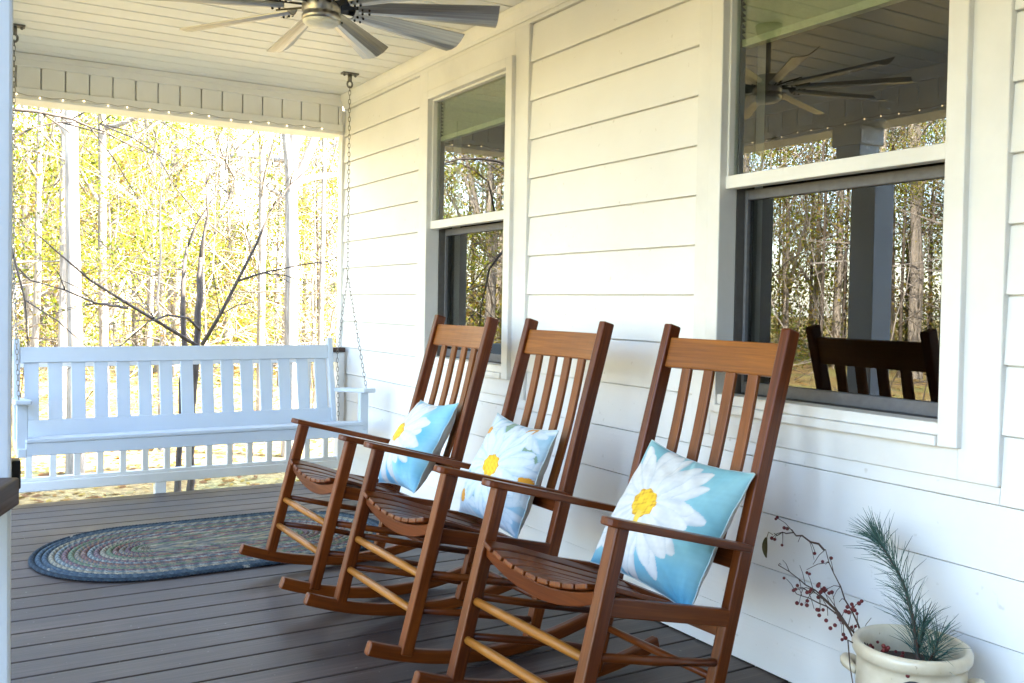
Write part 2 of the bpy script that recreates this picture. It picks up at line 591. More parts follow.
# added unseen mass behind the viewer, blocks sky light from that side
mb = MB(); mb.box(-10.5, -2.9, -11.0, -4.6, -.6, 3.0); mb.box(-2.899, .0, -11.0, -8.91, -.6, 3.0)
mb.build('sky_blocker_wall', M['sky_blocker'], house)
mb = MB(); mb.prism([(-4.2, 2.95), (-7.8, 5.0), (-11.4, 2.95), (-11.4, 2.85), (-4.2, 2.85)], 0, -10.9, -2.5); mb.build('sky_blocker_roof', M['roof'], house)

for (c0, c1, s0, s1) in WINS:
    # flat surround panel up to the frieze
    mb = MB()
    mb.box(-.030, .0, s0, c0 + .01, SUR_Z, 2.471); mb.box(-.030, .0, c1 - .01, s1, SUR_Z, 2.471)
    mb.box(-.0297, .0, c0 + .01, c1 - .01, SUR_Z, .83); mb.box(-.0297, .0, c0 + .01, c1 - .01, 2.335, 2.4705)
    mb.build('window_surround', M['white'], house, bevel=.002, seg=1)
    zb, zt, fw_ = .826, 2.348, .058
    mb = MB()
    mb.box(-.052, .03, c0, c0 + fw_, zb, zt); mb.box(-.052, .03, c1 - fw_, c1, zb, zt)
    mb.box(-.0515, .03, c0 + fw_, c1 - fw_, zt - .046, zt)
    mb.box(-.044, .03, c0 + fw_, c1 - fw_, zb + .028, zb + .062)
    mb.box(-.060, .03, c0 + fw_ + .0, c1 - fw_, zb, zb + .0275)
    win = mb.build('window', M['white'], house, bevel=.004)
    g0, g1 = c0 + fw_, c1 - fw_
    zm = 1.612; zlo = zb + .062; zhi = zt - .046
    mb = MB()   # track / jamb, dark inside
    mb.box(.0301, .11, g0 - .02, g0 + .002, zlo - .01, zhi); mb.box(.0301, .11, g1 - .002, g1 + .02, zlo - .01, zhi)
    mb.box(.0301, .11, g0 + .002, g1 - .002, zlo - .022, zlo - .001)
    mb.build('window_track', M['jamb'], win)
    mb = MB()
    mb.box(-.022, .018, g0, g0 + .009, zm - .018, zhi); mb.box(-.022, .018, g1 - .009, g1, zm - .018, zhi)
    mb.box(-.022, .018, g0 + .009, g1 - .009, zhi - .012, zhi); mb.box(-.026, .018, g0 + .0, g1 - .0, zm - .022, zm + .022)
    mb.build('upper_sash', M['white'], win, bevel=.003)
    mb = MB()
    mb.box(.064, .094, g0 + .003, g0 + .016, zlo, zm - .02); mb.box(.064, .094, g1 - .016, g1 - .003, zlo, zm - .02)
    mb.box(.064, .094, g0 + .016, g1 - .016, zlo, zlo + .040); mb.box(.064, .094, g0 + .016, g1 - .016, zm - .055, zm - .02)
    mb.build('lower_sash', M['sash'], win, bevel=.003)
    mb = MB(); mb.box(.003, .008, g0 + .009, g1 - .009, zm + .022, zhi - .012); mb.build('upper_pane', M['glass_up'], win)
    mb = MB(); mb.box(.078, .083, g0 + .016, g1 - .016, zlo + .040, zm - .055); mb.build('lower_pane', M['glass_low'], win)
    mb = MB(); z = zhi + .01
    while z > 2.10:
        mb.prism([(.026, z), (.044, z - .012), (.062, z), (.044, z - .006)], 1, g0 + .01, g1 - .01); z -= .019
    mb.box(.028, .060, g0 + .01, g1 - .01, 2.078, 2.103)
    mb.build('blind', M['blind'], win)

# ------------------------------------------------------------------ beams and columns
YB = 6.10
beam = empty('porch_beam', (-1.2, YB, 2.31))
tag(beam, 'white grooved beam spanning the far end of the porch above the swing', 'beam')


def P(o, mbx, name, mat, loc=None, bevel=0., seg=2):
    """build a mesh given in world coordinates as a child of an empty"""
    ob = mbx.build(name, mat, None, bevel, seg)
    ob.parent = o
    ob.matrix_parent_inverse = (Matrix.Translation(o.location) @ Euler(o.rotation_euler).to_matrix().to_4x4()).inverted()
    return ob


mb = MB(); x = -2.5
while x < -.03:
    mb.box(x, min(x + .1215, -.034), YB, YB + .03, 2.36, 2.50); x += .1285
mb.box(-2.5, -.034, YB + .031, YB + .06, 2.355, 2.51); mb.box(-2.5, -.034, YB + .061, YB + .2, 2.325, 2.56)
P(beam, mb, 'beam_panel', M['soffit'], bevel=.003, seg=1)
mb = MB(); mb.box(-2.5, -.034, YB - .014, YB + .0, 2.495, 2.569); mb.box(-2.5, -.034, YB - .024, YB - .0145, 2.535, 2.568)
mb.box(-2.5, -.034, YB - .012, YB + .2, 2.306, 2.324); mb.box(-2.5, -.034, YB - .016, YB - .0005, 2.325, 2.372)
P(beam, mb, 'beam_trim', M['soffit'], bevel=.003, seg=1)

fb = empty('porch_beam', (-2.52, 1.5, 2.31))
tag(fb, 'white beam along the open front edge of the porch, mirrored in the windows', 'beam')
mb = MB(); y = -6.4
while y < 6.05:
    mb.box(-2.50, -2.452, y, min(y + .1215, 6.07), 2.36, 2.50); y += .1285
mb.box(-2.64, -2.46, -6.4, 6.3, 2.325, 2.569)
P(fb, mb, 'beam_panel', M['soffit'], bevel=.003, seg=1)
mb = MB(); mb.box(-2.4515, -2.437, -6.4, 6.07, 2.495, 2.569); mb.box(-2.66, -2.437, -6.4, 6.07, 2.306, 2.324); mb.box(-2.4515, -2.435, -6.4, 6.07, 2.325, 2.372)
P(fb, mb, 'beam_trim', M['soffit'], bevel=.003, seg=1)


def column(x0, x1, y0, y1, label):
    o = empty('porch_column', ((x0 + x1) / 2, (y0 + y1) / 2, 0)); tag(o, label, 'column')
    mb = MB(); mb.box(x0, x1, y0, y1, 0.001, 2.305); P(o, mb, 'shaft', M['post_shade'], bevel=.005)
    mb = MB(); mb.box(x0 - .02, x1 + .02, y0 - .02, y1 + .02, .002, .16); P(o, mb, 'base', M['white'], bevel=.005)
    mb = MB(); mb.box(x0 - .018, x1 + .018, y0 - .018, y1 + .018, 2.19, 2.3045); P(o, mb, 'capital', M['white'], bevel=.005)


column(-2.53, -2.2295, 1.45, 1.72, 'white porch column at the near left with a dark rail cap end against it')
column(-2.60, -2.42, 3.86, 4.04, 'white porch column mirrored in the middle of the nearer window')
column(-2.60, -2.38, 6.02, 6.24, 'white corner column beyond the left end of the swing')

# ------------------------------------------------------------------ railings
rail = empty('porch_railing', (-1.2, 6.05, 0)); tag(rail, 'white porch railing with dark cap behind the swing', 'railing')
mb = MB(); mb.box(-2.36, -.034, 5.985, 6.10, .842, .872); P(rail, mb, 'rail_cap', M['darkcap'], bevel=.004)
mb = MB(); mb.box(-2.36, -.034, 6.01, 6.075, .775, .841); P(rail, mb, 'top_rail', M['white'], bevel=.004)
mb = MB(); mb.box(-2.36, -.034, 6.005, 6.08, .060, .118); P(rail, mb, 'bottom_rail', M['white'], bevel=.006)
mb = MB(); mb.box(-2.36, -.034, 6.018, 6.062, .1185, .138); P(rail, mb, 'rail_fillet', M['white'], bevel=.003)
x = -2.30
while x < -.07:
    mb = MB(); mb.box(x - .018, x + .018, 6.022, 6.058, .1385, .7745); P(rail, mb, 'baluster', M['white'], bevel=.003); x += .1265
mb = MB(); mb.box(-.075, -.035, 6.0, 6.085, -.2, .8415); P(rail, mb, 'end_post', M['white'], bevel=.003)
mb = MB(); mb.box(-1.235, -1.17, 6.01, 6.07, -.2, .0595); P(rail, mb, 'support_block', M['white'], bevel=.003)

hr = empty('stair_railing', (-2.235, 1.43, 0)); tag(hr, 'dark-capped handrail meeting the near left column', 'railing')
d = Vector((-math.sin(R(19)), -math.cos(R(19)), 0)); p0 = Vector((-2.262, 1.425, .924)); p1 = p0 + d * 1.1
mb = MB(); mb.bar(p0, p1, .085, .037, (1, 0, 0)); P(hr, mb, 'rail_cap', M['darkcap'], bevel=.003)
mb = MB(); mb.box(-2.2285, -2.217, 1.47, 1.50, .915, .955); P(hr, mb, 'bracket', M['bronze'], bevel=.002)
mb = MB(); mb.bar(p0 + Vector((0, 0, -.78)) + d * .12, p1 + Vector((0, 0, -.78)), .05, .06, (1, 0, 0)); P(hr, mb, 'bottom_rail', M['white'], bevel=.003)
for k in range(1, 8):
    q = p0 + d * (.05 + .14 * k)
    mb = MB(); mb.bar((q.x, q.y, .02), (q.x, q.y, .868), .034, .034); P(hr, mb, 'baluster', M['white'], bevel=.003)

# ------------------------------------------------------------------ string lights
def lights(name, pts, label):
    o = empty(name, pts[0]); tag(o, label, 'string lights')
    mb = MB(); w = []
    for i in range(len(pts) - 1):
        a, b = Vector(pts[i]), Vector(pts[i + 1])
        w += [a, (a + b) / 2 + Vector((0, 0, -.008))]
    w.append(Vector(pts[-1])); mb.tube(w, .0016, 4); P(o, mb, 'wire', M['blackwire'])
    for p in pts:
        mb = MB(); mb.ball((p[0], p[1], p[2] - .010), .0036, 8, 6, sz=1.25); P(o, mb, 'bulb', M['bulb'])


lights('string_lights', [(-2.36 + .121 * k + rng.uniform(-.012, .012), YB - .022, 2.336 + rng.uniform(-.008, .008)) for k in range(19)],
       'string of tiny warm bulbs along the lower edge of the far beam')
lights('string_lights', [(-2.429, 1.9 + .13 * k + rng.uniform(-.012, .012), 2.338 + rng.uniform(-.01, .01)) for k in range(32)],
       'string of tiny warm bulbs along the front beam, mirrored in the window glass')

# ------------------------------------------------------------------ ceiling fan
FX, FY, FZ = -1.135, 3.37, 2.255
fan = empty('ceiling_fan', (FX, FY, FZ)); tag(fan, 'ceiling fan with ten grey metal blades and a frosted round light', 'ceiling fan')
mb = MB(); mb.lathe([(.0, 2.328), (.05, 2.326), (.068, 2.315), (.071, 2.250), (.067, 2.243), (.067, 2.234), (.071, 2.230), (.070, 2.212), (.0, 2.212)], FX, FY); P(fan, mb, 'motor_housing', M['nickel'])
mb = MB(); mb.lathe([(.066, 2.2115), (.066, 2.206), (.056, 2.197), (.034, 2.191), (.0, 2.189)], FX, FY); P(fan, mb, 'light_lens', M['lens'])
mb = MB(); mb.tube([(FX, FY, 2.31), (FX, FY, 2.53)], .013, 12); P(fan, mb, 'downrod', M['nickel'])
mb = MB(); mb.lathe([(.0, 2.50), (.03, 2.50), (.055, 2.52), (.066, 2.5695), (.0, 2.5695)], FX, FY); P(fan, mb, 'canopy', M['nickel'])
for k in range(10):
    a = R(-22 + 36 * k)
    rot = Matrix.Rotation(a, 3, 'Z') @ Matrix.Rotation(R(-22), 3, 'X')
    c0 = Vector((FX, FY, FZ + .012))
    def T(p): return c0 + rot @ Vector(p)
    vs = []; n = 9
    prof = [(-1, 0), (-.5, .012), (0, .017), (.5, .012), (1, 0)]
    for i in range(n):
        s = i / (n - 1); r = .135 + .52 * s; wdt = .030 + .032 * s
        for q, hz in prof: vs.append(T((r, q * wdt, -hz)))
        for q, hz in reversed(prof): vs.append(T((r, q * wdt, -hz + .004)))
    fs = []; uvs = []
    for i in range(n - 1):
        for j in range(10):
            m = (j + 1) % 10
            fs.append((i * 10 + j, i * 10 + m, i * 10 + 10 + m, i * 10 + 10 + j)); uvs.append([(i * .06, j * .02), (i * .06, j * .02 + .02), (i * .06 + .06, j * .02 + .02), (i * .06 + .06, j * .02)])
    for i in (0, n - 1):
        for j in range(4):
            fs.append((i * 10 + j, i * 10 + j + 1, i * 10 + 8 - j, i * 10 + 9 - j)); uvs.append([(0, 0)] * 4)
    mb = MB(); mb.add(vs, fs, uvs, False); bl = P(fan, mb, 'blade', M['blade'])
    mb = MB(); mb.bar(T((.070, 0, .004)), T((.20, 0, .012)), .030, .006, rot @ Vector((0, 1, 0)))
    for rr in (.15, .175): mb.ball(T((rr, .010, -.017)), .005, 6, 4); mb.ball(T((rr, -.012, -.017)), .005, 6, 4)
    P(fan, mb, 'blade_bracket', M['bronze'])

# ------------------------------------------------------------------ porch swing
sw = empty('porch_swing', (-1.1, 5.45, .40)); tag(sw, 'white slatted bench swing hanging on chains at the far end', 'porch swing')
XL, XR = -1.985, -.255
mb = MB()
for k in range(6):
    y0 = 5.215 + k * .083; zz = .452 - .010 * k
    mb.box(XL, XR + .05 if k == 0 else XR, y0, y0 + .074, zz, zz + .02)
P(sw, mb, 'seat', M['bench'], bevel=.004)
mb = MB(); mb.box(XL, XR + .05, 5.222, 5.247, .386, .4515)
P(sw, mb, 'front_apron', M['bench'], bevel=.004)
bt = Vector((0, 5.735, .945)); bb = Vector((0, 5.635, .40))
def bk(z, off=0.):
    s = (z - bb.z) / (bt.z - bb.z); return bb.y + (bt.y - bb.y) * s + off
mb = MB()
NS = 15
for k in range(NS):
    x = XL + .055 + (XR - XL - .11) * k / (NS - 1)
    mb.bar((x, bk(.44), .44), (x, bk(.90), .90), .072, .016, (1, 0, 0))
mb.bar((XL - .0, bk(.862, -.006), .862), (XR - .005, bk(.862, -.006), .862), .085, .034, (0, .18, 1))
mb.bar((XL + .0, bk(.466, -.006), .466), (XR - .005, bk(.466, -.006), .466), .100, .032, (0, .18, 1))
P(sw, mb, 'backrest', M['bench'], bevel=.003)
for x in (XL - .018, XR + .012):
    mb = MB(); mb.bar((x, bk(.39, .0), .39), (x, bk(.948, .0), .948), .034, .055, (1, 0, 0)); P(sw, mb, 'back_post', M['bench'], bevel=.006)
for x in (XL - .015, XR + .058):
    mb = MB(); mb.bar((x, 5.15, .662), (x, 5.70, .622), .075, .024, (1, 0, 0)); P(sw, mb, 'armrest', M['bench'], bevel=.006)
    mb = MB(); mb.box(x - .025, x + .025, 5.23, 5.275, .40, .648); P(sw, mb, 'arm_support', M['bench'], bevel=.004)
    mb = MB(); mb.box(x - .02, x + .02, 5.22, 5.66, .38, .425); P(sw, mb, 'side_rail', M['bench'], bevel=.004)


def chain(mbx, p, q, L=.034, r=.0018, wid=.0068):
    p, q = Vector(p), Vector(q); d = q - p; n = max(2, int(d.length / (L * .78))); st = d / n; d.normalize()
    s0 = d.cross(Vector((.3, 1, .2))).normalized(); t0 = d.cross(s0)
    for i in range(n):
        c = p + st * (i + .5); s = s0 if i % 2 else t0
        pts = []
        for a in range(11):
            an = 2 * math.pi * a / 10
            pts.append(c + d * (math.cos(an) * L / 2) + s * (math.sin(an) * wid))
        mbx.tube(pts, r, 5, cap=False)


for hx, hy, ax in ((-.224, 5.47, XR + .075), (-2.03, 5.49, XL - .03)):
    mb = MB(); mb.box(hx - .05, hx + .05, hy - .025, hy + .025, 2.560, 2.5695); mb.tube([(hx, hy, 2.562), (hx, hy, 2.52)], .014, 8)
    rg = []
    for a in range(13): rg.append((hx + .016 * math.cos(a * math.pi / 6), hy, 2.502 + .020 * math.sin(a * math.pi / 6)))
    mb.tube(rg, .006, 6, cap=False); mb.ball((hx - .035, hy, 2.556), .009, 6, 4); mb.ball((hx + .035, hy, 2.556), .009, 6, 4)
    P(sw, mb, 'ceiling_hook', M['chain'])
    ys_ = (hx + (.002), hy, 1.345)
    mb = MB(); chain(mb, (hx, hy, 2.49), ys_); P(sw, mb, 'chain', M['chain'])
    mb = MB(); chain(mb, ys_, (ax - .0, 5.245, .66)); chain(mb, (ax, 5.245, .66), (ax, 5.245, .43)); P(sw, mb, 'front_chain', M['chain'])
    mb = MB(); chain(mb, ys_, (ax - .02, 5.69, .85)); chain(mb, (ax - .02, 5.69, .85), (ax - .02, 5.66, .43)); P(sw, mb, 'rear_chain', M['chain'])

# ------------------------------------------------------------------ braided rug
RC = Vector((-1.175, 4.62)); RH = .33; RR = .505; NR = 19
pal = [[(.020, .032, .045), (.040, .062, .075), (.014, .020, .030)], [(.045, .075, .10), (.11, .14, .15), (.035, .055, .08)],
       [(.11, .15, .16), (.38, .37, .30), (.04, .065, .085)], [(.27, .24, .17), (.40, .34, .22), (.07, .08, .085)],
       [(.16, .085, .065), (.30, .15, .10), (.05, .065, .08)], [(.055, .11, .065), (.15, .20, .11), (.22, .20, .14)],
       [(.19, .075, .075), (.24, .19, .16), (.045, .06, .085)], [(.16, .16, .15), (.06, .08, .10), (.33, .24, .12)]]
order = [0, 1, 1, 3, 2, 6, 5, 7, 4, 2, 6, 3, 5, 4, 7, 6, 5, 3, 7]
V = []; F = []; C = []
SUB = 6
NA = 900
th_per = 2 * math.pi * RR + 4 * RH
def stad(r, s):
    """point at radius r; s in 0..1 round the oval"""
    Ltot = 2 * math.pi * RR + 4 * RH; d = s * Ltot
    if d < 2 * RH: return (-RH + d, r)
    d -= 2 * RH
    if d < math.pi * RR:
        a = math.pi / 2 - d / RR; return (RH + r * math.cos(a), r * math.sin(a))
    d -= math.pi * RR
    if d < 2 * RH: return (RH - d, -r)
    d -= 2 * RH
    a = -math.pi / 2 - d / RR; return (-RH + r * math.cos(a), r * math.sin(a))
bw = RR / NR
rows = []
for i in range(NR):
    for j in range(SUB):
        rows.append((i, j / (SUB - 1)))
for (i, t_) in rows:
    r = RR - bw * (i + t_)
    r = max(r, .0005)
    p3 = pal[order[i]]
    scale = (RR - bw * (i + .5)) / RR * .75 + .25
    nst = int(th_per * scale / .032)
    for k in range(NA):
        s = k / NA
        x, y = stad(r, s)
        ph = s * nst + i * .37
        e = (t_ - .5)
        w1 = ph + (.55 * abs(e) * 2 if True else 0)
        cell = int(math.floor(w1 * 2 + (1 if e > 0 else 0)))
        fr = (w1 * 2 + (1 if e > 0 else 0)) % 1
        hsh = (cell * 7919 + i * 104729) % 97 / 97
        cidx = (cell + i) % 3
        cc = tuple(.62 * p3[cidx][z_] + .38 * sum(p_[z_] for p_ in p3) / 3 for z_ in range(3))
        br = .9 + .25 * hsh
        if hsh > .985: cc = (.26, .24, .19)
        hgt = .013 * math.sqrt(max(0, 1 - (2 * e) ** 2 * .93)) + .0045 * math.sin(math.pi * fr)
        V.append((RC.x + x, RC.y + y, .001 + hgt)); C.append(tuple(q * br * .88 for q in cc))
nrow = len(rows)
for a in range(nrow - 1):
    for k in range(NA):
        m = (k + 1) % NA
        F.append((a * NA + k, a * NA + m, (a + 1) * NA + m, (a + 1) * NA + k))
rug = mesh_np('oval_rug', np.array(V), np.array(F)[:, ::-1], M['rug'], None, np.array(C), True)
tag(rug, 'oval braided rug in blue and grey rings on the deck', 'rug')


# ------------------------------------------------------------------ rocking chairs
CS = .95
FL = -(1 - CS) * 1.185 / CS
FK = (.041 - FL) / .53 ** 2
def make_chair():
    root = empty('rocking_chair')
    th = M['teak']
    def leg(z): return .30 - .15 * (z - .05) / .57
    def post(z): return -.249 - .282 * (z - .12)
    for s in (-1, 1):
        mb = MB(); mb.bar((leg(.022), s * .291, .022), (leg(.618), s * .291, .618), .042, .044); mb.build('front_leg', th, root, .006)
    for s in (-1, 1):
        mb = MB(); mb.bar((post(FL + .035), s * .258, FL + .035), (post(1.12), s * .258, 1.12), .036, .050); mb.build('back_post', th, root, .006)
    for s in (-1, 1):
        mb = MB(); pts = []; tp = []
        N = 22
        for i in range(N):
            u = .440 - .930 * i / (N - 1)
            pts.append((u, s * (.291 - .030 * i / (N - 1)), FL + FK * (u + .10) ** 2 + .0232)); tp.append(1)
        mb.strip(pts, .034, .046, taper=tp); mb.build('rocker', th, root, .008, 3)
    # arms: flat board, rounded front
    for s in (-1, 1):
        mb = MB()
        a = Vector((.205, s * .297, .632)); b = Vector((-.326, s * .288, .492)); d = (b - a).normalized(); up_ = Vector((0, 1, 0)).cross(d); up_ = up_ if up_.z > 0 else -up_
        out = []
        for k in range(9):
            an = math.pi * k / 8
            out.append(a + d * (.03 - .034 * math.sin(an)) + Vector((0, 1, 0)) * (.034 * math.cos(an)))
        out.append(b + Vector((0, -.027, 0))); out.append(b + Vector((0, .027, 0)))
        n = len(out); vs = [p - up_ * .011 for p in out] + [p + up_ * .011 for p in out]
        fs = [tuple(range(n)), tuple(range(n, 2 * n))] + [(k, (k + 1) % n, (k + 1) % n + n, k + n) for k in range(n)]
        uvs = [[((p - a).dot(d), p.y) for p in out]] * 2 + [[((out[k] - a).dot(d), 0), ((out[(k + 1) % n] - a).dot(d), 0), ((out[(k + 1) % n] - a).dot(d), .022), ((out[k] - a).dot(d), .022)] for k in range(n)]
        mb.add(vs, fs, uvs); mb.build('armrest', th, root, .004)
    # seat: dished slats front to back
    def dish(v): return -.044 * (1 - min(1, (v / .27)) ** 2) if v >= 0 else dish(-v)
    def seatz(u): return .448 + (u - .20) * .36 + .020 * max(0, (u - .16)) * -8
    mb = MB(); n = 9; wv = .528 / n
    for k in range(n):
        v = -.264 + wv * (k + .5)
        sl = (dish(v + .01) - dish(v - .01)) / .02
        pts = [(u, v, seatz(u) + dish(v) + .012) for u in (.232, .215, .19, .12, .0, -.12, -.22, -.285)]
        mb.strip(pts, wv - .009, .016, side=(0, 1, sl))
    mb.build('seat', th, root, .004)
    mb = MB(); top = []; bot = []
    for i in range(17):
        v = -.268 + .536 * i / 16
        top.append((v, .442 + dish(v) * 1.0)); bot.append((v, .408 + dish(v) * 1.25))
    out = top + bot[::-1]
    mb.prism([(a, b) for a, b in out], 0, .186, .212)
    mb.build('front_apron', th, root, .003)
    for s in (-1, 1):
        mb = MB(); mb.bar((leg(.405), s * .285, .408), (post(.285), s * .262, .285), .024, .050); mb.build('side_rail', th, root, .004)
    mb = MB(); mb.bar((-.285, -.25, .250), (-.285, .25, .250), .022, .05, (1, 0, .2)); mb.build('rear_rail', th, root, .003)
    for z in (.272, .158):
        mb = MB(); mb.tube([(leg(z), v, z) for v in (-.285, -.12, .12, .285)], [.0125, .0145, .0145, .0125], 10); mb.build('front_rung', M['oak'], root)
    for s in (-1, 1):
        for zf, zbk in ((.284, .160), (.165, .040)):
            mb = MB(); mb.tube([(leg(zf), s * .291, zf), (0, s * .28, (zf + zbk) / 2), (post(zbk), s * .26, zbk)], [.0115, .0135, .0115], 10); mb.build('side_rung', th, root)
    mb = MB(); mb.tube([(post(.115), v, .115) for v in (-.255, 0, .255)], [.011, .013, .011], 10); mb.build('back_rung', th, root)
    # back
    dv = Vector((post(1.12) - post(.12), 0, 1.0)).normalized()
    mb = MB(); pts = []
    for i in range(9):
        v = -.243 + .486 * i / 8; cz = 1.026
        pts.append((post(cz) - .012 * (1 - (v / .243) ** 2), v, cz))
    mb.strip(pts, .104, .022, side=(dv.x, 0, dv.z)); mb.build('crest_rail', M['oakteak'], root, .004)
    mb = MB(); mb.strip([(post(.452), v, .452) for v in (-.243, 0, .243)], .075, .022, side=(dv.x, 0, dv.z)); mb.build('lower_back_rail', th, root, .004)
    for k in range(4):
        v = (-1.5 + k) * .0985
        mb = MB(); pts = []
        for i in range(8):
            z = .475 + .515 * i / 7
            pts.append((post(z) - .012 * (1 - (v / .243) ** 2) - .012 * math.sin(math.pi * i / 7), v, z))
        mb.strip(pts, .042, .014); mb.build('back_slat', M['slat'], root, .003)
    return root


M['slat'] = wood('slat_wood', (.030, .0065, .001), (.135, .034, .0038), (.27, .080, .009))
M['oakteak'] = wood('crest_wood', (.065, .0165, .0018), (.20, .058, .0048), (.35, .118, .011))
CH = [(-.743, 3.935, .013), (-.713, 3.117, .020), (-.665, 2.248, .043)]
CL = ['teak rocking chair farthest along the wall, beside the braided rug',
      'middle teak rocking chair holding the pillow with many small flowers',
      'nearest teak rocking chair, in front of the larger window with the big daisy pillow']
proto = make_chair()
for i, (x, y, r) in enumerate(CH):
    o = proto if i == 0 else copy_tree(proto)
    o.scale = (CS, CS, CS)
    o.location = (-2.3 + CS * (x + 2.3), CS * y, 1.185 * (1 - CS)); o.rotation_euler = (0, 0, r + math.pi)
    tag(o, CL[i], 'rocking chair', 'rocking chairs in a row along the wall')


# ------------------------------------------------------------------ pillows
def mixc(a, b, f):
    f = np.clip(f, 0, 1)[..., None]; return a * (1 - f) + b * f


def sn(x, y, s, seed=0):
    r = np.random.default_rng(seed); o = np.zeros_like(x)
    for k in range(6):
        a = r.uniform(0, 6.28); f = s * r.uniform(.5, 1.8); o += np.sin(f * (x * np.cos(a) + y * np.sin(a)) + r.uniform(0, 6.28))
    return o / 6 + .0


def daisy(c, U, Vv, cx, cy, R1, rc, n, seed, yellow, white=(.66, .66, .64), shade=(.34, .41, .47)):
    dx, dy = U - cx, Vv - cy; rr = np.hypot(dx, dy); an = np.arctan2(dy, dx); g = np.random.default_rng(seed)
    for layer in range(2):
        for k in range(n):
            a0 = 2 * math.pi * (k + .5 * layer) / n + g.uniform(-.12, .12); L = R1 * g.uniform(.82, 1.04) * (1.0 if layer == 0 else .9)
            ca, sa = math.cos(a0), math.sin(a0); px = dx * ca + dy * sa; py = -dx * sa + dy * ca
            tt = px / L; wv = .128 * R1 * np.sqrt(np.clip(np.sin(np.pi * np.clip(tt, 0, 1) ** 1.35), 0, 1)) * g.uniform(.85, 1.15)
            inside = (tt > .05) & (tt < 1) & (np.abs(py) < wv)
            q = np.abs(py) / np.maximum(wv, 1e-4)
            f = np.clip(-.02 + .95 * q ** 3 + .30 * (1 - tt) ** 2 + .30 * np.sin(py / R1 * 70 + g.uniform(0, 6)) * (1 - tt) + .15 * g.uniform(-1, 1), 0, 1) * (.75 if layer == 0 else .45)
            cc = mixc(np.array(white) + 0 * c, np.array(shade), f)
            c[inside] = cc[inside]
    m = rr < rc * (1 + .06 * np.sin(an * 9))
    st = sn(U, Vv, 90 / max(R1, .3), seed + 3)
    yc = mixc(np.array(yellow) + 0 * c, np.array((.50, .22, .015)), np.clip(.05 + .9 * st + .6 * (rr / rc) ** 5, 0, 1))
    c[m] = yc[m]; return c


def design(kind, U, Vv):
    if kind == 2:
        c = mixc(np.array((.15, .38, .44)) + 0 * U[..., None], np.array((.32, .55, .57)), .5 + .8 * sn(U, Vv, 4, 5))
        c = mixc(c, np.array((.05, .30, .48)), np.clip(-.35 - Vv * .9 + .5 * sn(U, Vv, 9, 8), 0, .8))
        c = daisy(c, U, Vv, -.20, .04, 1.12, .23, 14, 21, (.84, .54, .03))
        m = (np.abs(U + .19 + .1 * (Vv + .1)) < .045) & (Vv < -.1) & (Vv > -.42); c[m] = (.78, .55, .08)
    elif kind == 0:
        c = mixc(np.array((.10, .38, .58)) + 0 * U[..., None], np.array((.36, .66, .78)), .5 + .9 * sn(U, Vv, 6, 15))
        c = daisy(c, U, Vv, -.34, .08, 1.25, .24, 12, 31, (.84, .54, .03), shade=(.36, .43, .43))
    else:
        c = mixc(np.array((.44, .56, .62)) + 0 * U[..., None], np.array((.20, .40, .54)), .4 + .9 * sn(U, Vv, 5, 25))
        c = mixc(c, np.array((.28, .54, .72)), np.clip(.5 * sn(U, Vv, 11, 12) - Vv * .35 - .1, 0, .8))
        for (a, b, rx, s) in ((-.15, .78, .2, 3), (-.35, -.62, .22, 4), (.8, .35, .2, 6)):
            m = ((U - a) * .8 + (Vv - b) * .5) ** 2 / .02 + ((U - a) * -.5 + (Vv - b) * .8) ** 2 / .06 < 1; c[m] = (.20, .30, .20)
        for (a, b, r1, s) in ((-.78, .62, .6, 51), (.48, .92, .6, 52), (.52, -.62, .6, 53), (-.62, -.70, .62, 54), (.92, -.05, .5, 55)):
            c = daisy(c, U, Vv, a, b, r1, r1 * .2, 9, s, (.62, .27, .02), white=(.56, .62, .66), shade=(.22, .38, .50))
        c = daisy(c, U, Vv, .06, .02, 1.02, .22, 12, 41, (.84, .54, .03), white=(.60, .66, .70), shade=(.22, .38, .52))
    g = .96 + .05 * sn(U, Vv, 60, 77); return c * g[..., None]


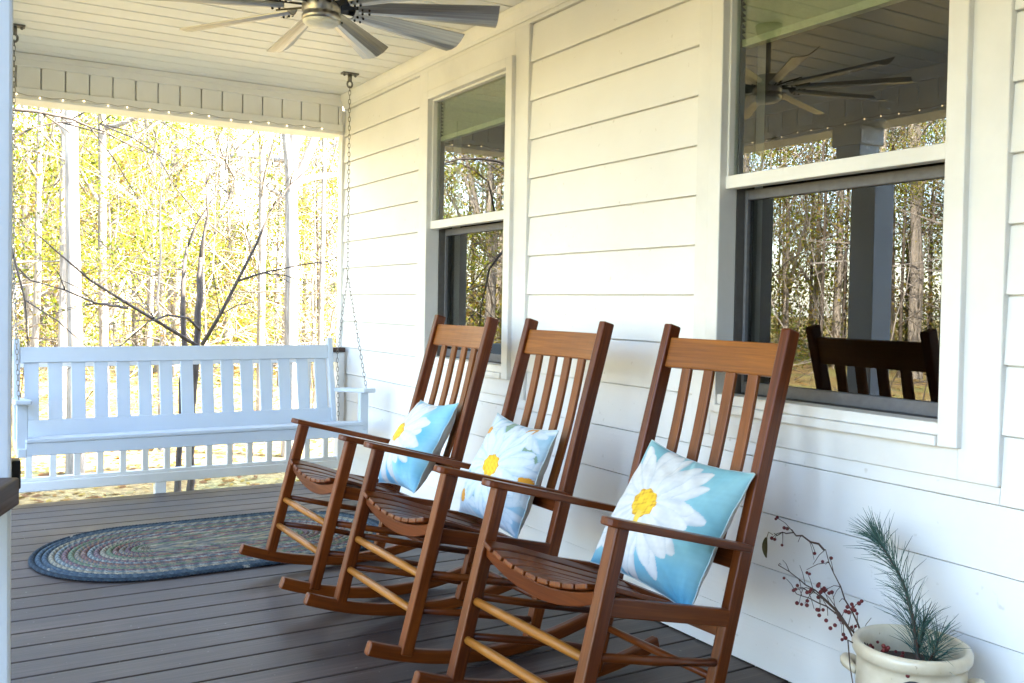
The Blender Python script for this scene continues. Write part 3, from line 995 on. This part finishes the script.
def pillow(name, pose, kind, label, seed):
    x, y, z, hs, yw, til, rol = pose
    x, y, z, hs = -2.3 + CS * (x + 2.3), CS * y, 1.185 + CS * (z - 1.185), hs * CS
    nv = np.array([-math.cos(yw) * math.cos(til), -math.sin(yw) * math.cos(til), math.sin(til)])
    l = np.array([-math.sin(yw), math.cos(yw), 0]); u = np.cross(nv, l); u = u if u[2] > 0 else -u
    a = math.cos(rol) * l + math.sin(rol) * u; b = -math.sin(rol) * l + math.cos(rol) * u
    rx = -a; ry = b
    N = 150
    g = np.linspace(-1, 1, N); U, Vv = np.meshgrid(g, g)
    T = .086
    prof = ((1 - np.abs(U) ** 2.6) * (1 - np.abs(Vv) ** 2.6)); prof = np.clip(prof, 0, 1) ** .55
    X = U * (1 - .075 * (1 - Vv ** 2)) * hs * (1.0); Y = Vv * (1 - .075 * (1 - U ** 2)) * hs
    wr = .009 * sn(U, Vv, 7, seed) + .004 * sn(U, Vv, 18, seed + 1) + .004 * np.sin(9 * np.arctan2(Vv - 1.05, U) + seed) * np.exp(-np.hypot(U, Vv - 1) * 1.2) + .004 * np.sin(11 * np.arctan2(Vv + 1.05, U - .9) + seed) * np.exp(-np.hypot(U - .9, Vv + 1) * 1.4)
    edge = (np.abs(U) ** 6 + np.abs(Vv) ** 6).clip(0, 1)
    ed_w = .0014 * np.sin(17 * U + seed) * np.abs(Vv) ** 8 + .0014 * np.sin(13 * Vv + seed) * np.abs(U) ** 8
    hF = T * prof + wr * prof ** .5 + ed_w; hB = -T * prof * .9 + wr * prof ** .5 + ed_w
    # sag: weight settles towards the bottom
    hF += .018 * prof * (-Vv); sag = -.008 * (1 - U ** 2) * np.clip(Vv, 0, 1)
    def co(h): return (np.array([x, y, z]) * 0 + X[..., None] * rx + (Y + sag)[..., None] * ry + h[..., None] * nv)
    colF = design(kind, U, Vv).clip(0.01, .9)
    root = empty(name, (x, y, z)); tag(root, label, 'pillow', 'daisy pillows on the rocking chairs')
    idx = np.arange(N * N).reshape(N, N)
    q = np.stack([idx[:-1, :-1], idx[:-1, 1:], idx[1:, 1:], idx[1:, :-1]], -1).reshape(-1, 4)
    mesh_np('front_cover', co(hF).reshape(-1, 3), q, M['fabric'], root, colF.reshape(-1, 3), True)
    cb = np.full((N * N, 3), .0) + np.array((.52, .52, .48))
    mesh_np('back_cover', co(hB).reshape(-1, 3), q[:, ::-1], M['fabric'], root, cb, True)
    C_ = co(hF); ring = [C_[0, k] for k in range(N)] + [C_[k, -1] for k in range(1, N)] + [C_[-1, k] for k in range(N - 2, -1, -1)] + [C_[k, 0] for k in range(N - 2, 0, -1)]
    ring.append(ring[0])
    mb = MB(); mb.tube(ring[::3] + [ring[0]], .0022, 6, cap=False, color=(.42, .50, .50)); mb.build('piping', M['fabric'], root)


pillow('pillow', (-.450, 3.945, .530, .222, -.08, .52, -.08), 0, 'blue pillow with a white daisy at its left side, on the farthest rocking chair', 3)
pillow('pillow', (-.440, 3.150, .527, .214, .06, .40, .05), 1, 'pale pillow printed with many small daisies and orange centres, on the middle rocking chair', 5)
pillow('pillow', (-.408, 2.219, .531, .222, .12, .52, .11), 2, 'turquoise pillow with one large white daisy, on the nearest rocking chair', 9)

# ------------------------------------------------------------------ crock with branches
PX, PY = -.222, 1.500
pot = empty('stoneware_crock', (PX, PY, 0)); tag(pot, 'cream stoneware crock holding pine and berry branches by the wall', 'crock')
mb = MB(); mb.lathe([(.0, .002), (.108, .002), (.118, .012), (.129, .10), (.132, .20), (.130, .30), (.129, .312), (.136, .316), (.141, .324), (.142, .340), (.137, .350), (.130, .352), (.122, .347), (.120, .30), (.118, .22), (.0, .22)], PX, PY, 64)
P(pot, mb, 'crock_body', M['stoneware'])
mb = MB(); mb.lathe([(.1185, .285), (.06, .293), (.0, .295)], PX, PY, 32); P(pot, mb, 'soil', M['soil'])
for a0 in (R(-62), R(118)):
    mb = MB(); pts = []
    for k in range(9):
        t_ = -1 + 2 * k / 8; an = a0 + t_ * .26; rr = .129 + .030 * (1 - t_ ** 2)
        pts.append((PX + rr * math.cos(an), PY + rr * math.sin(an), .262 + .014 * (1 - t_ ** 2)))
    mb.tube(pts, [.010, .012, .014, .014, .014, .014, .014, .012, .010], 8); P(pot, mb, 'handle', M['stoneware'])
# painted mark: a loose loop with a small star inside
mb = MB(); am = math.atan2(-PY, -2.3 - PX)
def onpot(s, z): an = am + s / .1325; return (PX + .1328 * math.cos(an), PY + .1328 * math.sin(an), z)
pts = [onpot(.008 + .034 * math.cos(k * .33 + .2), .268 + .030 * math.sin(k * .33 + .2)) for k in range(17)]
mb.tube(pts, [.0012 + .0016 * math.sin(math.pi * k / 16) for k in range(17)], 5)
mb.tube([onpot(.014, .289), onpot(.016, .273), onpot(.012, .261)], .0016, 5); mb.tube([onpot(.004, .280), onpot(.016, .276), onpot(.026, .281)], .0014, 5)
P(pot, mb, 'painted_mark', M['ink'])


def branchpts(p, q, bend, n=9):
    p, q = Vector(p), Vector(q); b = Vector(bend)
    return [p.lerp(q, k / n) + b * math.sin(math.pi * k / n) for k in range(n + 1)]


# pine bough
pine = empty('pine_bough', (-.22, 1.49, .27)); tag(pine, 'long-needled green pine bough standing in the crock', 'branch')
mb = MB(); nb_v = []; nb_f = []; nb_c = []
def needles(pts, dens, L, spread):
    r = np.random.default_rng(len(pts) + int(1000 * L))
    P_ = [np.array(p) for p in pts]
    for i in range(len(P_) - 1):
        d = P_[i + 1] - P_[i]; ln = np.linalg.norm(d); d = d / ln
        for k in range(int(ln * dens)):
            o = P_[i] + d * ln * r.uniform()
            v = r.normal(size=3); v -= d * v.dot(d); v /= np.linalg.norm(v)
            ang = r.uniform(*spread); dr = d * math.cos(ang) + v * math.sin(ang)
            l_ = L * r.uniform(.65, 1.1); side = np.cross(dr, r.normal(size=3)); side /= np.linalg.norm(side)
            w_ = .0009; drp = np.array([0, 0, -.10 * l_])
            m_ = o + dr * l_ * .55; e_ = o + dr * l_ + drp
            b = len(nb_v)
            nb_v.extend([o - side * w_, o + side * w_, m_ + side * w_, m_ - side * w_, e_ + side * w_ * .3, e_ - side * w_ * .3])
            nb_f.extend([(b, b + 1, b + 2, b + 3), (b + 3, b + 2, b + 4, b + 5)])
            g = r.uniform(.6, 1.25); cc = np.array((.050, .108, .088)) * g + np.array((.03, .02, .0)) * (r.uniform() > .85)
            nb_c.extend([cc] * 6)
main = branchpts((-.225, 1.475, .28), (-.150, 1.672, .570), (.01, -.022, .03), 12)
mb.tube(main, [.006 - .0035 * k / 12 for k in range(13)], 6)
needles(main[1:], 900, .108, (.35, 1.05)); needles(main[-3:], 1400, .10, (.1, .8))
for q, e_ in (((-.20, 1.46, .28), (-.175, 1.455, .37)), ((-.23, 1.46, .28), (-.25, 1.41, .365)), ((-.2, 1.5, .28), (-.17, 1.50, .40))):
    s = branchpts(q, e_, (0, 0, .01), 5); mb.tube(s, [.004, .0035, .003, .003, .0025, .002], 5); needles(s[1:], 900, .09, (.3, .95))
P(pine, mb, 'stem', M['twig'])
o = mesh_np('needles', np.array(nb_v), np.array(nb_f), M['needle'], None, np.array(nb_c)); o.parent = pine; o.matrix_parent_inverse = Matrix.Translation(pine.location).inverted()

# berry twigs fan out towards the chair
bt_ = empty('berry_branch', (-.26, 1.56, .27)); tag(bt_, 'bare brown twigs with clusters of dark red berries leaning from the crock', 'branch')
mb = MB(); berries = []; r = random.Random(5)
stems = [((-.27, 1.54, .27), (-.165, 2.00, .415), (0, .0, .035)), ((-.27, 1.55, .27), (-.17, 1.93, .345), (.0, 0, .04)), ((-.26, 1.56, .27), (-.16, 1.835, .505), (.0, 0, -.02)),
         ((-.16, 1.835, .503), (-.15, 2.04, .495), (0, .0, .018)), ((-.29, 1.57, .27), (-.22, 1.86, .39), (0, 0, .05))]
ends = []
for p, q, b in stems:
    s = branchpts(p, q, b, 10)
    s = [v + Vector((r.uniform(-.004, .004), r.uniform(-.006, .006), r.uniform(-.006, .006))) for v in s]
    mb.tube(s, [.0034 - .0022 * k / 10 for k in range(11)], 5)
    for k in range(3, 11):
        for rep in range(2):
            if r.random() < .62:
                e2 = s[k] + Vector((r.uniform(-.03, .02), r.uniform(-.03, .055), r.uniform(-.055, .06)))
                mb.tube([s[k], (s[k] + e2) / 2 + Vector((0, 0, .006)), e2], [.0013, .001, .0008], 4)
                ends.append(e2)
                if r.random() < (.8 if 3 <= k <= 7 else .45):
                    for _ in range(r.randint(2, 4) if 3 < k < 8 else 1):
                        c = e2 + Vector((r.uniform(-.009, .009), r.uniform(-.009, .009), r.uniform(-.009, .009)))
                        berries.append((c, r.uniform(.0048, .0068)))
for _ in range(30):
    a = r.uniform(0, 6.28); rr = r.uniform(.02, .09)
    c = (-.275 + rr * .6 * math.cos(a), 1.555 + rr * .7 * math.sin(a), .275 + r.uniform(0, .06)); berries.append((c, r.uniform(.0045, .0065)))
for c in ((-.33, 1.50, .36), (-.335, 1.495, .352), (-.325, 1.49, .357), (-.34, 1.64, .37), (-.345, 1.65, .36), (-.35, 1.66, .378), (-.33, 1.43, .31)):
    berries.append((c, .006))
mb.tube([(-.345, 1.58, .345), (-.375, 1.57, .36), (-.383, 1.555, .30), (-.386, 1.54, .25), (-.390, 1.52, .235)], [.002, .0018, .0016, .0014, .001], 5)
P(bt_, mb, 'twig', M['twig']); 
bb_ = MB(); bb_.ball((0, 0, 0), .0058, 8, 6)
berry0 = bb_.build('berry', M['berry'], bt_)
for i, (c, rr) in enumerate(berries[-98:]):
    b_ = berry0 if i == 0 else berry0.copy()
    if i: col.objects.link(b_); b_.parent = bt_
    b_.location = Vector(c) - bt_.location; b_.scale = (rr * .88 / .0058,) * 3
mb = MB(); lv = Vector((-.15, 2.04, .495))
mb.tube([lv, lv + Vector((-.004, .014, .006)), lv + Vector((-.006, .02, -.015))], .0012, 4)
vs = []
for k in range(7):
    t_ = k / 6; w_ = .012 * math.sin(math.pi * min(.98, t_ * .9 + .08)) ** .8
    c = lv + Vector((-.006, .02, -.012 - .062 * t_)); vs += [c + Vector((-w_ * .6, -w_, .0)), c + Vector((.004, 0, 0)), c + Vector((-w_ * .5, w_, 0))]
mb.add(vs, [f for k in range(6) for f in ((k * 3, k * 3 + 1, k * 3 + 4, k * 3 + 3), (k * 3 + 1, k * 3 + 2, k * 3 + 5, k * 3 + 4))], None, True)
P(bt_, mb, 'withered_leaf', simple('withered_leaf_skin', (.13, .11, .035), .6))


# ================================================================== WOODS
def leafcloud(cent, n, size, palette, wts, r, flat=.6):
    """n small leaf quads round each given centre point (k,4): x,y,z,radius"""
    cs = cent[r.integers(0, len(cent), n)]
    d = r.normal(size=(n, 3)); d /= np.linalg.norm(d, axis=1)[:, None]
    pos = cs[:, :3] + d * (cs[:, 3] * r.uniform(0.1, 1, n) ** .6)[:, None] * np.array([1, 1, .8])
    a = r.normal(size=(n, 3)); a /= np.linalg.norm(a, axis=1)[:, None]
    b = r.normal(size=(n, 3)); b -= a * (a * b).sum(1)[:, None]; b /= np.linalg.norm(b, axis=1)[:, None]
    s = size * r.uniform(.55, 1.25, n)[:, None]
    A = a * s * .5; B = b * s * .32
    V = np.stack([pos - A, pos + B, pos + A, pos - B], 1).reshape(-1, 3)
    F = np.arange(n * 4).reshape(n, 4)
    pc = np.array(palette)[r.choice(len(palette), n, p=wts)] * r.uniform(.7, 1.25, n)[:, None]
    return V, F, np.repeat(pc, 4, 0).clip(0, .8)


YELLOW = [(.29, .235, .020), (.24, .25, .020), (.15, .205, .013), (.30, .26, .08), (.19, .11, .028), (.075, .09, .012)]


def limb(mbx, p, d, L, r0, depth, r, tips, nside=6, gravity=.0, kids=4):
    n = 6 if depth else 4
    pts = [Vector(p)]; dd = Vector(d).normalized()
    for k in range(n):
        dd = (dd + Vector((r.uniform(-.16, .16), r.uniform(-.16, .16), r.uniform(-.12, .12) + gravity))).normalized()
        pts.append(pts[-1] + dd * (L / n))
    mbx.tube(pts, [max(.003, r0 * (1 - .82 * k / n)) for k in range(n + 1)], nside, cap=False)
    if depth == 0:
        tips.append(pts[-1]); tips.append(pts[n // 2]); return
    for k in range(kids):
        i = r.randint(2, n); a = r.uniform(0, 6.28)
        o = dd.orthogonal().normalized(); o = Matrix.Rotation(a, 3, dd) @ o
        limb(mbx, pts[i], dd * r.uniform(.5, 1) + o * r.uniform(.5, 1), L * r.uniform(.35, .6), r0 * .45 * (1 - .5 * i / n) + .003, depth - 1, r, tips, 4, gravity, kids)
    tips.append(pts[-1])


def make_tree(kind, seed):
    """returns (trunk mesh, crown mesh): kind tall / bushy / sapling / fork"""
    r = random.Random(seed); q = np.random.default_rng(seed); mbx = MB(); tips = []
    if kind == 'tall': H, r0, lo, nb = 15, .135, 3.0, 17
    elif kind == 'fork': H, r0, lo, nb = 12, .14, 2.4, 14
    elif kind == 'bushy': H, r0, lo, nb = 8, .07, .8, 16
    else: H, r0, lo, nb = 4.6, .026, .5, 13
    pts = [Vector((0, 0, -.15))]; n = 12; lean = Vector((r.uniform(-.03, .03), r.uniform(-.03, .03), 0))
    for k in range(1, n + 1):
        z = H * k / n; pts.append(Vector((lean.x * z + r.uniform(-.04, .04), lean.y * z + r.uniform(-.04, .04), z)))
    rad = [r0 * (1.25 if k == 0 else 1) * (1 - .85 * k / n) + .006 for k in range(n + 1)]
    mbx.tube(pts, rad, 9, cap=False)
    if kind == 'fork':
        for s in (-1, 1):
            limb(mbx, pts[3], Vector((s * .55, r.uniform(-.3, .3), 1)), 5.5, .085, 2, r, tips, 7, .05, 4)
    for k in range(nb):
        f = r.uniform(lo / H, .97); i = min(n - 1, int(f * n)); p = pts[i].lerp(pts[i + 1], f * n - i)
        a = r.uniform(0, 6.28); el = r.uniform(.1, .8)
        L = (1 - f * .65) * H * (.22 if kind == 'tall' else .30 if kind == 'fork' else .36) * r.uniform(.6, 1.15)
        limb(mbx, p, (math.cos(a), math.sin(a), el), L, rad[i] * .36 + .004, 2 if kind != 'sapling' else 1, r, tips, 5, .02, 3)
    r.shuffle(tips); tips = tips[:max(6, int(len(tips) * .5))]
    cs = np.array([(t_.x, t_.y, t_.z, r.uniform(.25, .55) if kind != 'sapling' else .22) for t_ in tips])
    if kind == 'tall': nl, w = 7500, [.24, .20, .16, .12, .13, .15]
    elif kind == 'fork': nl, w = 6500, [.30, .25, .15, .14, .10, .06]
    elif kind == 'bushy': nl, w = 9500, [.22, .28, .26, .08, .04, .12]
    else: nl, w = 1600, [.25, .15, .10, .15, .30, .05]
    V, F, C = leafcloud(cs, nl, .056 if kind != 'sapling' else .048, YELLOW, np.array(w) / sum(w), q)
    t_o = mbx.build('trunk', M['bark']); c_o = mesh_np('crown', V, F, M['leaf'], None, C)
    tm, cm = t_o.data, c_o.data
    bpy.data.objects.remove(t_o); bpy.data.objects.remove(c_o)
    return tm, cm


KINDS = {k: [make_tree(k, s) for s in ss] for k, ss in (('tall', (1, 2, 3, 4)), ('fork', (5, 6)), ('bushy', (7, 8, 9)), ('sapling', (10, 11, 12)))}
TL = {'tall': 'tall straight pale-barked tree with sparse yellow leaves in the wood', 'fork': 'pale forked tree with spreading limbs in the wood',
      'bushy': 'bushy yellow-green tree with low branches in the wood', 'sapling': 'thin understorey sapling with rusty leaves in the wood'}
NAMES = {'tall': 'woodland_tree', 'fork': 'forked_tree', 'bushy': 'bushy_tree', 'sapling': 'sapling'}


def plant(kind, x, y, sc, rz, var=None, label=None, bark_m=None, sxy=1.0):
    tm, cm = KINDS[kind][var if var is not None else rng.randrange(len(KINDS[kind]))]
    o = empty(NAMES[kind], (x, y, GZ), rz); o.scale = (sc * sxy, sc * sxy, sc)
    tag(o, label or TL[kind], 'tree', {'tall': 'tall trees of the wood', 'fork': 'forked trees of the wood', 'bushy': 'bushy trees of the wood', 'sapling': 'saplings of the wood'}[kind])
    for nm, me in (('trunk', tm), ('crown', cm)):
        c = bpy.data.objects.new(nm, me); col.objects.link(c); c.parent = o
    return o


def atpx(px, y):
    a = yaw + math.atan((px - 512) / 942); return -2.3 + y * math.tan(a)


plant('tall', atpx(76, 10.4), 10.4, 1.0, .3, 0, sxy=.56, label= 'thick pale trunk rising full height behind the left part of the swing')
plant('fork', atpx(291, 10.6), 10.6, 1.0, 0.2, 0, sxy=.58, label= 'thick pale forking tree seen just left of the house corner')
plant('tall', atpx(104, 13), 13, .9, 1.3, 1, sxy=.5); plant('tall', atpx(62, 12), 12, .8, 2.0, 2, sxy=.5)
plant('tall', atpx(262, 13), 13, .95, 4.0, 3, sxy=.45); plant('tall', atpx(34, 12.5), 12.5, .8, 5.0, 1, sxy=.4)
plant('tall', atpx(320, 13), 13, .75, 2.5, 2, sxy=.4); plant('fork', atpx(160, 24), 24, 1.0, 1.1, 1)
for k in range(26):
    y = rng.uniform(17, 36); px = rng.uniform(-60, 400)
    kd = rng.choice(['tall', 'tall', 'tall', 'bushy', 'bushy', 'fork', 'sapling'])
    plant(kd, atpx(px, y), y, rng.uniform(.75, 1.15), rng.uniform(0, 6.28))
for k in range(16):
    y = rng.uniform(11.5, 18); px = rng.uniform(-50, 380)
    plant(rng.choice(['sapling', 'sapling', 'bushy']), atpx(px, y), y, rng.uniform(.7, 1.0), rng.uniform(0, 6.28))
# wood in front of the porch (seen mirrored in the windows)
for k in range(60):
    a = R(rng.uniform(16, 76)); d_ = rng.uniform(13, 34)
    x, y = -2 - d_ * math.sin(a), 2 + d_ * math.cos(a)
    kd = rng.choice(['tall', 'tall', 'bushy', 'bushy', 'fork', 'sapling'])
    plant(kd, x, y, rng.uniform(.75, 1.15), rng.uniform(0, 6.28))

# near dark many-stemmed tree beyond the railing
dk = empty('bare_tree', (atpx(192, 8.6), 8.6, GZ)); tag(dk, 'dark bare tree with arching limbs just beyond the railing', 'tree')
mb = MB(); r = random.Random(3)
def at(px, py, y):
    """point at depth y on the photograph's line of sight, used only to lay out limbs"""
    dx = (px - 512) / 942; dz = -(py - 326.8) / 942
    d = fw + r2 * dx + u2 * dz; return Vector((-2.3, 0, 1.185)) + d * (y / d.y)
def rough(pts, radii, n=9, st=.07):
    P_ = [Vector(p) for p in pts]; out = []; ro = []
    for i in range(len(P_) - 1):
        m = max(2, int((P_[i + 1] - P_[i]).length / st))
        for j in range(m):
            f = j / m; out.append(P_[i].lerp(P_[i + 1], f) + Vector((r.uniform(-.007, .007), r.uniform(-.007, .007), 0))); ro.append((radii[i] * (1 - f) + radii[i + 1] * f) * r.uniform(.93, 1.07))
    out.append(P_[-1]); ro.append(radii[-1]); mb.tube(out, ro, n)
base = at(192, 345, 8.6); root_ = Vector((base.x, base.y, GZ))
rough([root_ + Vector((0, 0, -.1)), base + Vector((.0, 0, -.7)), at(198, 320, 8.6), at(200, 285, 8.65), at(200.5, 258, 8.7)], [.034, .031, .030, .028, .020], 9)
rough([root_ + Vector((-.1, .1, -.1)), at(184, 345, 8.8), at(183, 300, 8.8), at(184, 270, 8.85), at(187, 245, 8.9)], [.030, .025, .023, .019, .013], 8)
def twig(pts, r0, kids=3, e=.004):
    n = len(pts); P_ = [Vector(p) for p in pts]
    mb.tube(P_, [max(e, r0 * (1 - .8 * k / (n - 1))) for k in range(n)], 6)
    for k in range(kids):
        i = r.randrange(1, n); dd = (P_[i] - P_[i - 1]).normalized()
        o = Matrix.Rotation(r.uniform(0, 6.28), 3, dd) @ dd.orthogonal().normalized()
        L = r.uniform(.25, .7); q = P_[i] + (dd + o * .8).normalized() * L
        mb.tube([P_[i], (P_[i] + q) / 2 + Vector((0, 0, .03)), q], [e * 1.4, e * 1.1, e * .6], 4)
twig([at(196, 345, 8.5), at(155, 320, 8.4), at(125, 302, 8.3), at(90, 280, 8.2), at(55, 250, 8.1), at(22, 220, 8.0)], .017, 9, .003)
twig([at(128, 308, 8.3), at(95, 303, 8.2), at(65, 290, 8.1), at(30, 280, 8.0)], .012, 4)
twig([at(202, 345, 8.5), at(220, 315, 8.4), at(238, 280, 8.4), at(256, 245, 8.3), at(270, 212, 8.3), at(290, 185, 8.3), at(318, 160, 8.3), at(332, 145, 8.3)], .019, 10, .003)
twig([at(238, 281, 8.4), at(262, 273, 8.3), at(300, 265, 8.3), at(330, 261, 8.3)], .011, 4)
twig([at(200, 330, 8.5), at(188, 318, 8.4), at(168, 315, 8.4), at(148, 322, 8.3), at(122, 345, 8.3)], .015, 2)
twig([at(184, 270, 8.85), at(172, 268, 8.8), at(150, 277, 8.8)], .01, 2)
twig([at(200.5, 259, 8.7), at(203, 240, 8.7), at(208, 215, 8.7), at(206, 185, 8.7), at(212, 150, 8.7)], .019, 6, .003)
twig([at(187, 248, 8.9), at(196, 225, 8.9), at(212, 200, 8.9), at(225, 170, 8.9)], .013, 5, .003)
P(dk, mb, 'trunk', M['bark_dark'])
# second dark tree left of the frame, its bough crosses the opening
d2 = empty('bare_tree', (-3.6, 8.0, GZ)); tag(d2, 'dark leafless bough reaching in under the far beam from the left', 'tree')
mb = MB(); a0 = Vector((-3.6, 8.0, GZ))
mb.tube([a0 + Vector((0, 0, -.1)), a0 + Vector((.05, 0, 1.6)), a0 + Vector((.2, 0, 2.8)), at(-20, 180, 7.8)], [.08, .065, .035, .012], 9)
twig([a0 + Vector((.2, 0, 2.8)), at(-60, 110, 7.8), at(10, 109, 7.5), at(40, 112, 7.5), at(72, 119, 7.5), at(90, 127, 7.5), at(104, 131, 7.5), at(125, 143, 7.5), at(144, 152, 7.5)], .016, 7, .004)
twig([at(-20, 180, 7.8), at(12, 138, 7.6), at(35, 127, 7.6), at(60, 122, 7.6), at(100, 124, 7.5), at(130, 121, 7.5)], .010, 4)
twig([at(-20, 215, 7.8), at(12, 250, 7.8), at(25, 300, 7.8), at(28, 345, 7.8)], .014, 2)
P(d2, mb, 'trunk', M['bark_dark'])

# far wood as one mass: understorey leaves and thin stems
q = np.random.default_rng(99); cs = []
for k in range(560):
    a = q.uniform(-2.9, .62); d_ = q.uniform(26, 52)
    if .13 < a < .34 and q.uniform() < .35: continue
    cs.append((-2 + d_ * math.sin(a), 2 + d_ * math.cos(a), GZ + q.uniform(0, 9.5 if a < -.2 else 1) ** (1 if a < -.2 else 1) * (1 if a < -.2 else q.uniform(1, 7.5)), q.uniform(1.0, 2.2)))
for k in range(800):
    a = q.uniform(-1.5, -.2); d_ = q.uniform(24, 40); cs.append((-2 + d_ * math.sin(a), 2 + d_ * math.cos(a), GZ + q.uniform(0, 15), q.uniform(1.0, 2.2)))
for k in range(300):
    a = q.uniform(-.2, .52); d_ = q.uniform(22, 44); h = 4.5 if .16 < a < .30 else 8.5
    cs.append((-2.3 + d_ * math.sin(a), d_ * math.cos(a), GZ + q.uniform(0, h), q.uniform(.9, 1.9)))
V, F, C = leafcloud(np.array(cs), 640000, .115, YELLOW, np.array([.20, .16, .14, .12, .22, .16]), q)
tag(mesh_np('distant_woodland', V, F, M['leaf'], None, C), 'yellow and rust understorey filling the far wood', kind='stuff')
mb = MB()
for k in range(150):
    a = q.uniform(-1.5, .6); d_ = q.uniform(20, 50); x, y = -2 + d_ * math.sin(a), 2 + d_ * math.cos(a); h = q.uniform(7, 14); rr = q.uniform(.03, .10)
    mb.tube([(x, y, GZ), (x + q.uniform(-.2, .2), y, GZ + h * .5), (x + q.uniform(-.5, .5), y, GZ + h)], [rr, rr * .7, .01], 5, cap=False)
tag(mb.build('distant_stems', M['bark_mid']), 'thin pale stems crowding the far wood', kind='stuff')
for nm, mt, cnt, lab in (('brushwood', 'bark', 1500, 'pale bare twigs tangled between the trunks'), ('brushwood', 'bark_mid', 2000, 'brown bare twigs tangled between the trunks')):
    mb = MB()
    for k in range(cnt):
        front = k % 5 < 2
        a = q.uniform(-1.4, -.25) if front else q.uniform(-.12, .5)
        d_ = q.uniform(9, 26) if front else q.uniform(10, 30)
        p = Vector((-2 + d_ * math.sin(a), 2 + d_ * math.cos(a), GZ + q.uniform(.0, 7.5) ** 1.0))
        az = q.uniform(0, 6.28); el = q.uniform(-.1, 1.3); L = q.uniform(.8, 3.2)
        d = Vector((math.cos(az) * math.cos(el), math.sin(az) * math.cos(el), math.sin(el))); pts = [p]
        for j in range(5):
            d = (d + Vector((q.uniform(-.25, .25), q.uniform(-.25, .25), q.uniform(-.2, .25)))).normalized(); pts.append(pts[-1] + d * L / 5)
        r0 = q.uniform(.006, .016)
        mb.tube(pts, [r0, r0 * .85, r0 * .7, r0 * .5, r0 * .35, r0 * .2], 3, cap=False)
        for j in (2, 3, 4):
            e = (d + Vector((q.uniform(-1, 1), q.uniform(-1, 1), q.uniform(-.6, 1)))).normalized() * L * .22
            mb.tube([pts[j], pts[j] + e * .5 + Vector((0, 0, .02)), pts[j] + e], [r0 * .4, r0 * .3, r0 * .15], 3, cap=False)
    tag(mb.build(nm, M[mt]), lab, kind='stuff')
# fallen leaves on the ground near the porch
n = 26000
pos = np.stack([q.uniform(-9, 7, n), q.uniform(6.5, 24, n), np.full(n, GZ + .012)], 1)
pos[:6000, 0] = q.uniform(-20, -3, 6000); pos[:6000, 1] = q.uniform(-4, 24, 6000)
a = q.uniform(0, 6.28, n); s = q.uniform(.025, .06, n)
A = np.stack([np.cos(a) * s, np.sin(a) * s, q.uniform(-.3, .3, n) * s], 1); B = np.stack([-np.sin(a) * s * .6, np.cos(a) * s * .6, q.uniform(-.3, .3, n) * s], 1)
V = np.stack([pos - A, pos - B, pos + A, pos + B], 1).reshape(-1, 3)
pc = np.array([(.42, .29, .06), (.34, .19, .05), (.22, .11, .04), (.48, .38, .16)])[q.integers(0, 4, n)] * q.uniform(.7, 1.2, n)[:, None]
tag(mesh_np('fallen_leaves', V, np.arange(4 * n).reshape(n, 4), M['leaf'], None, np.repeat(pc, 4, 0)), 'fallen autumn leaves scattered over the ground', kind='stuff')
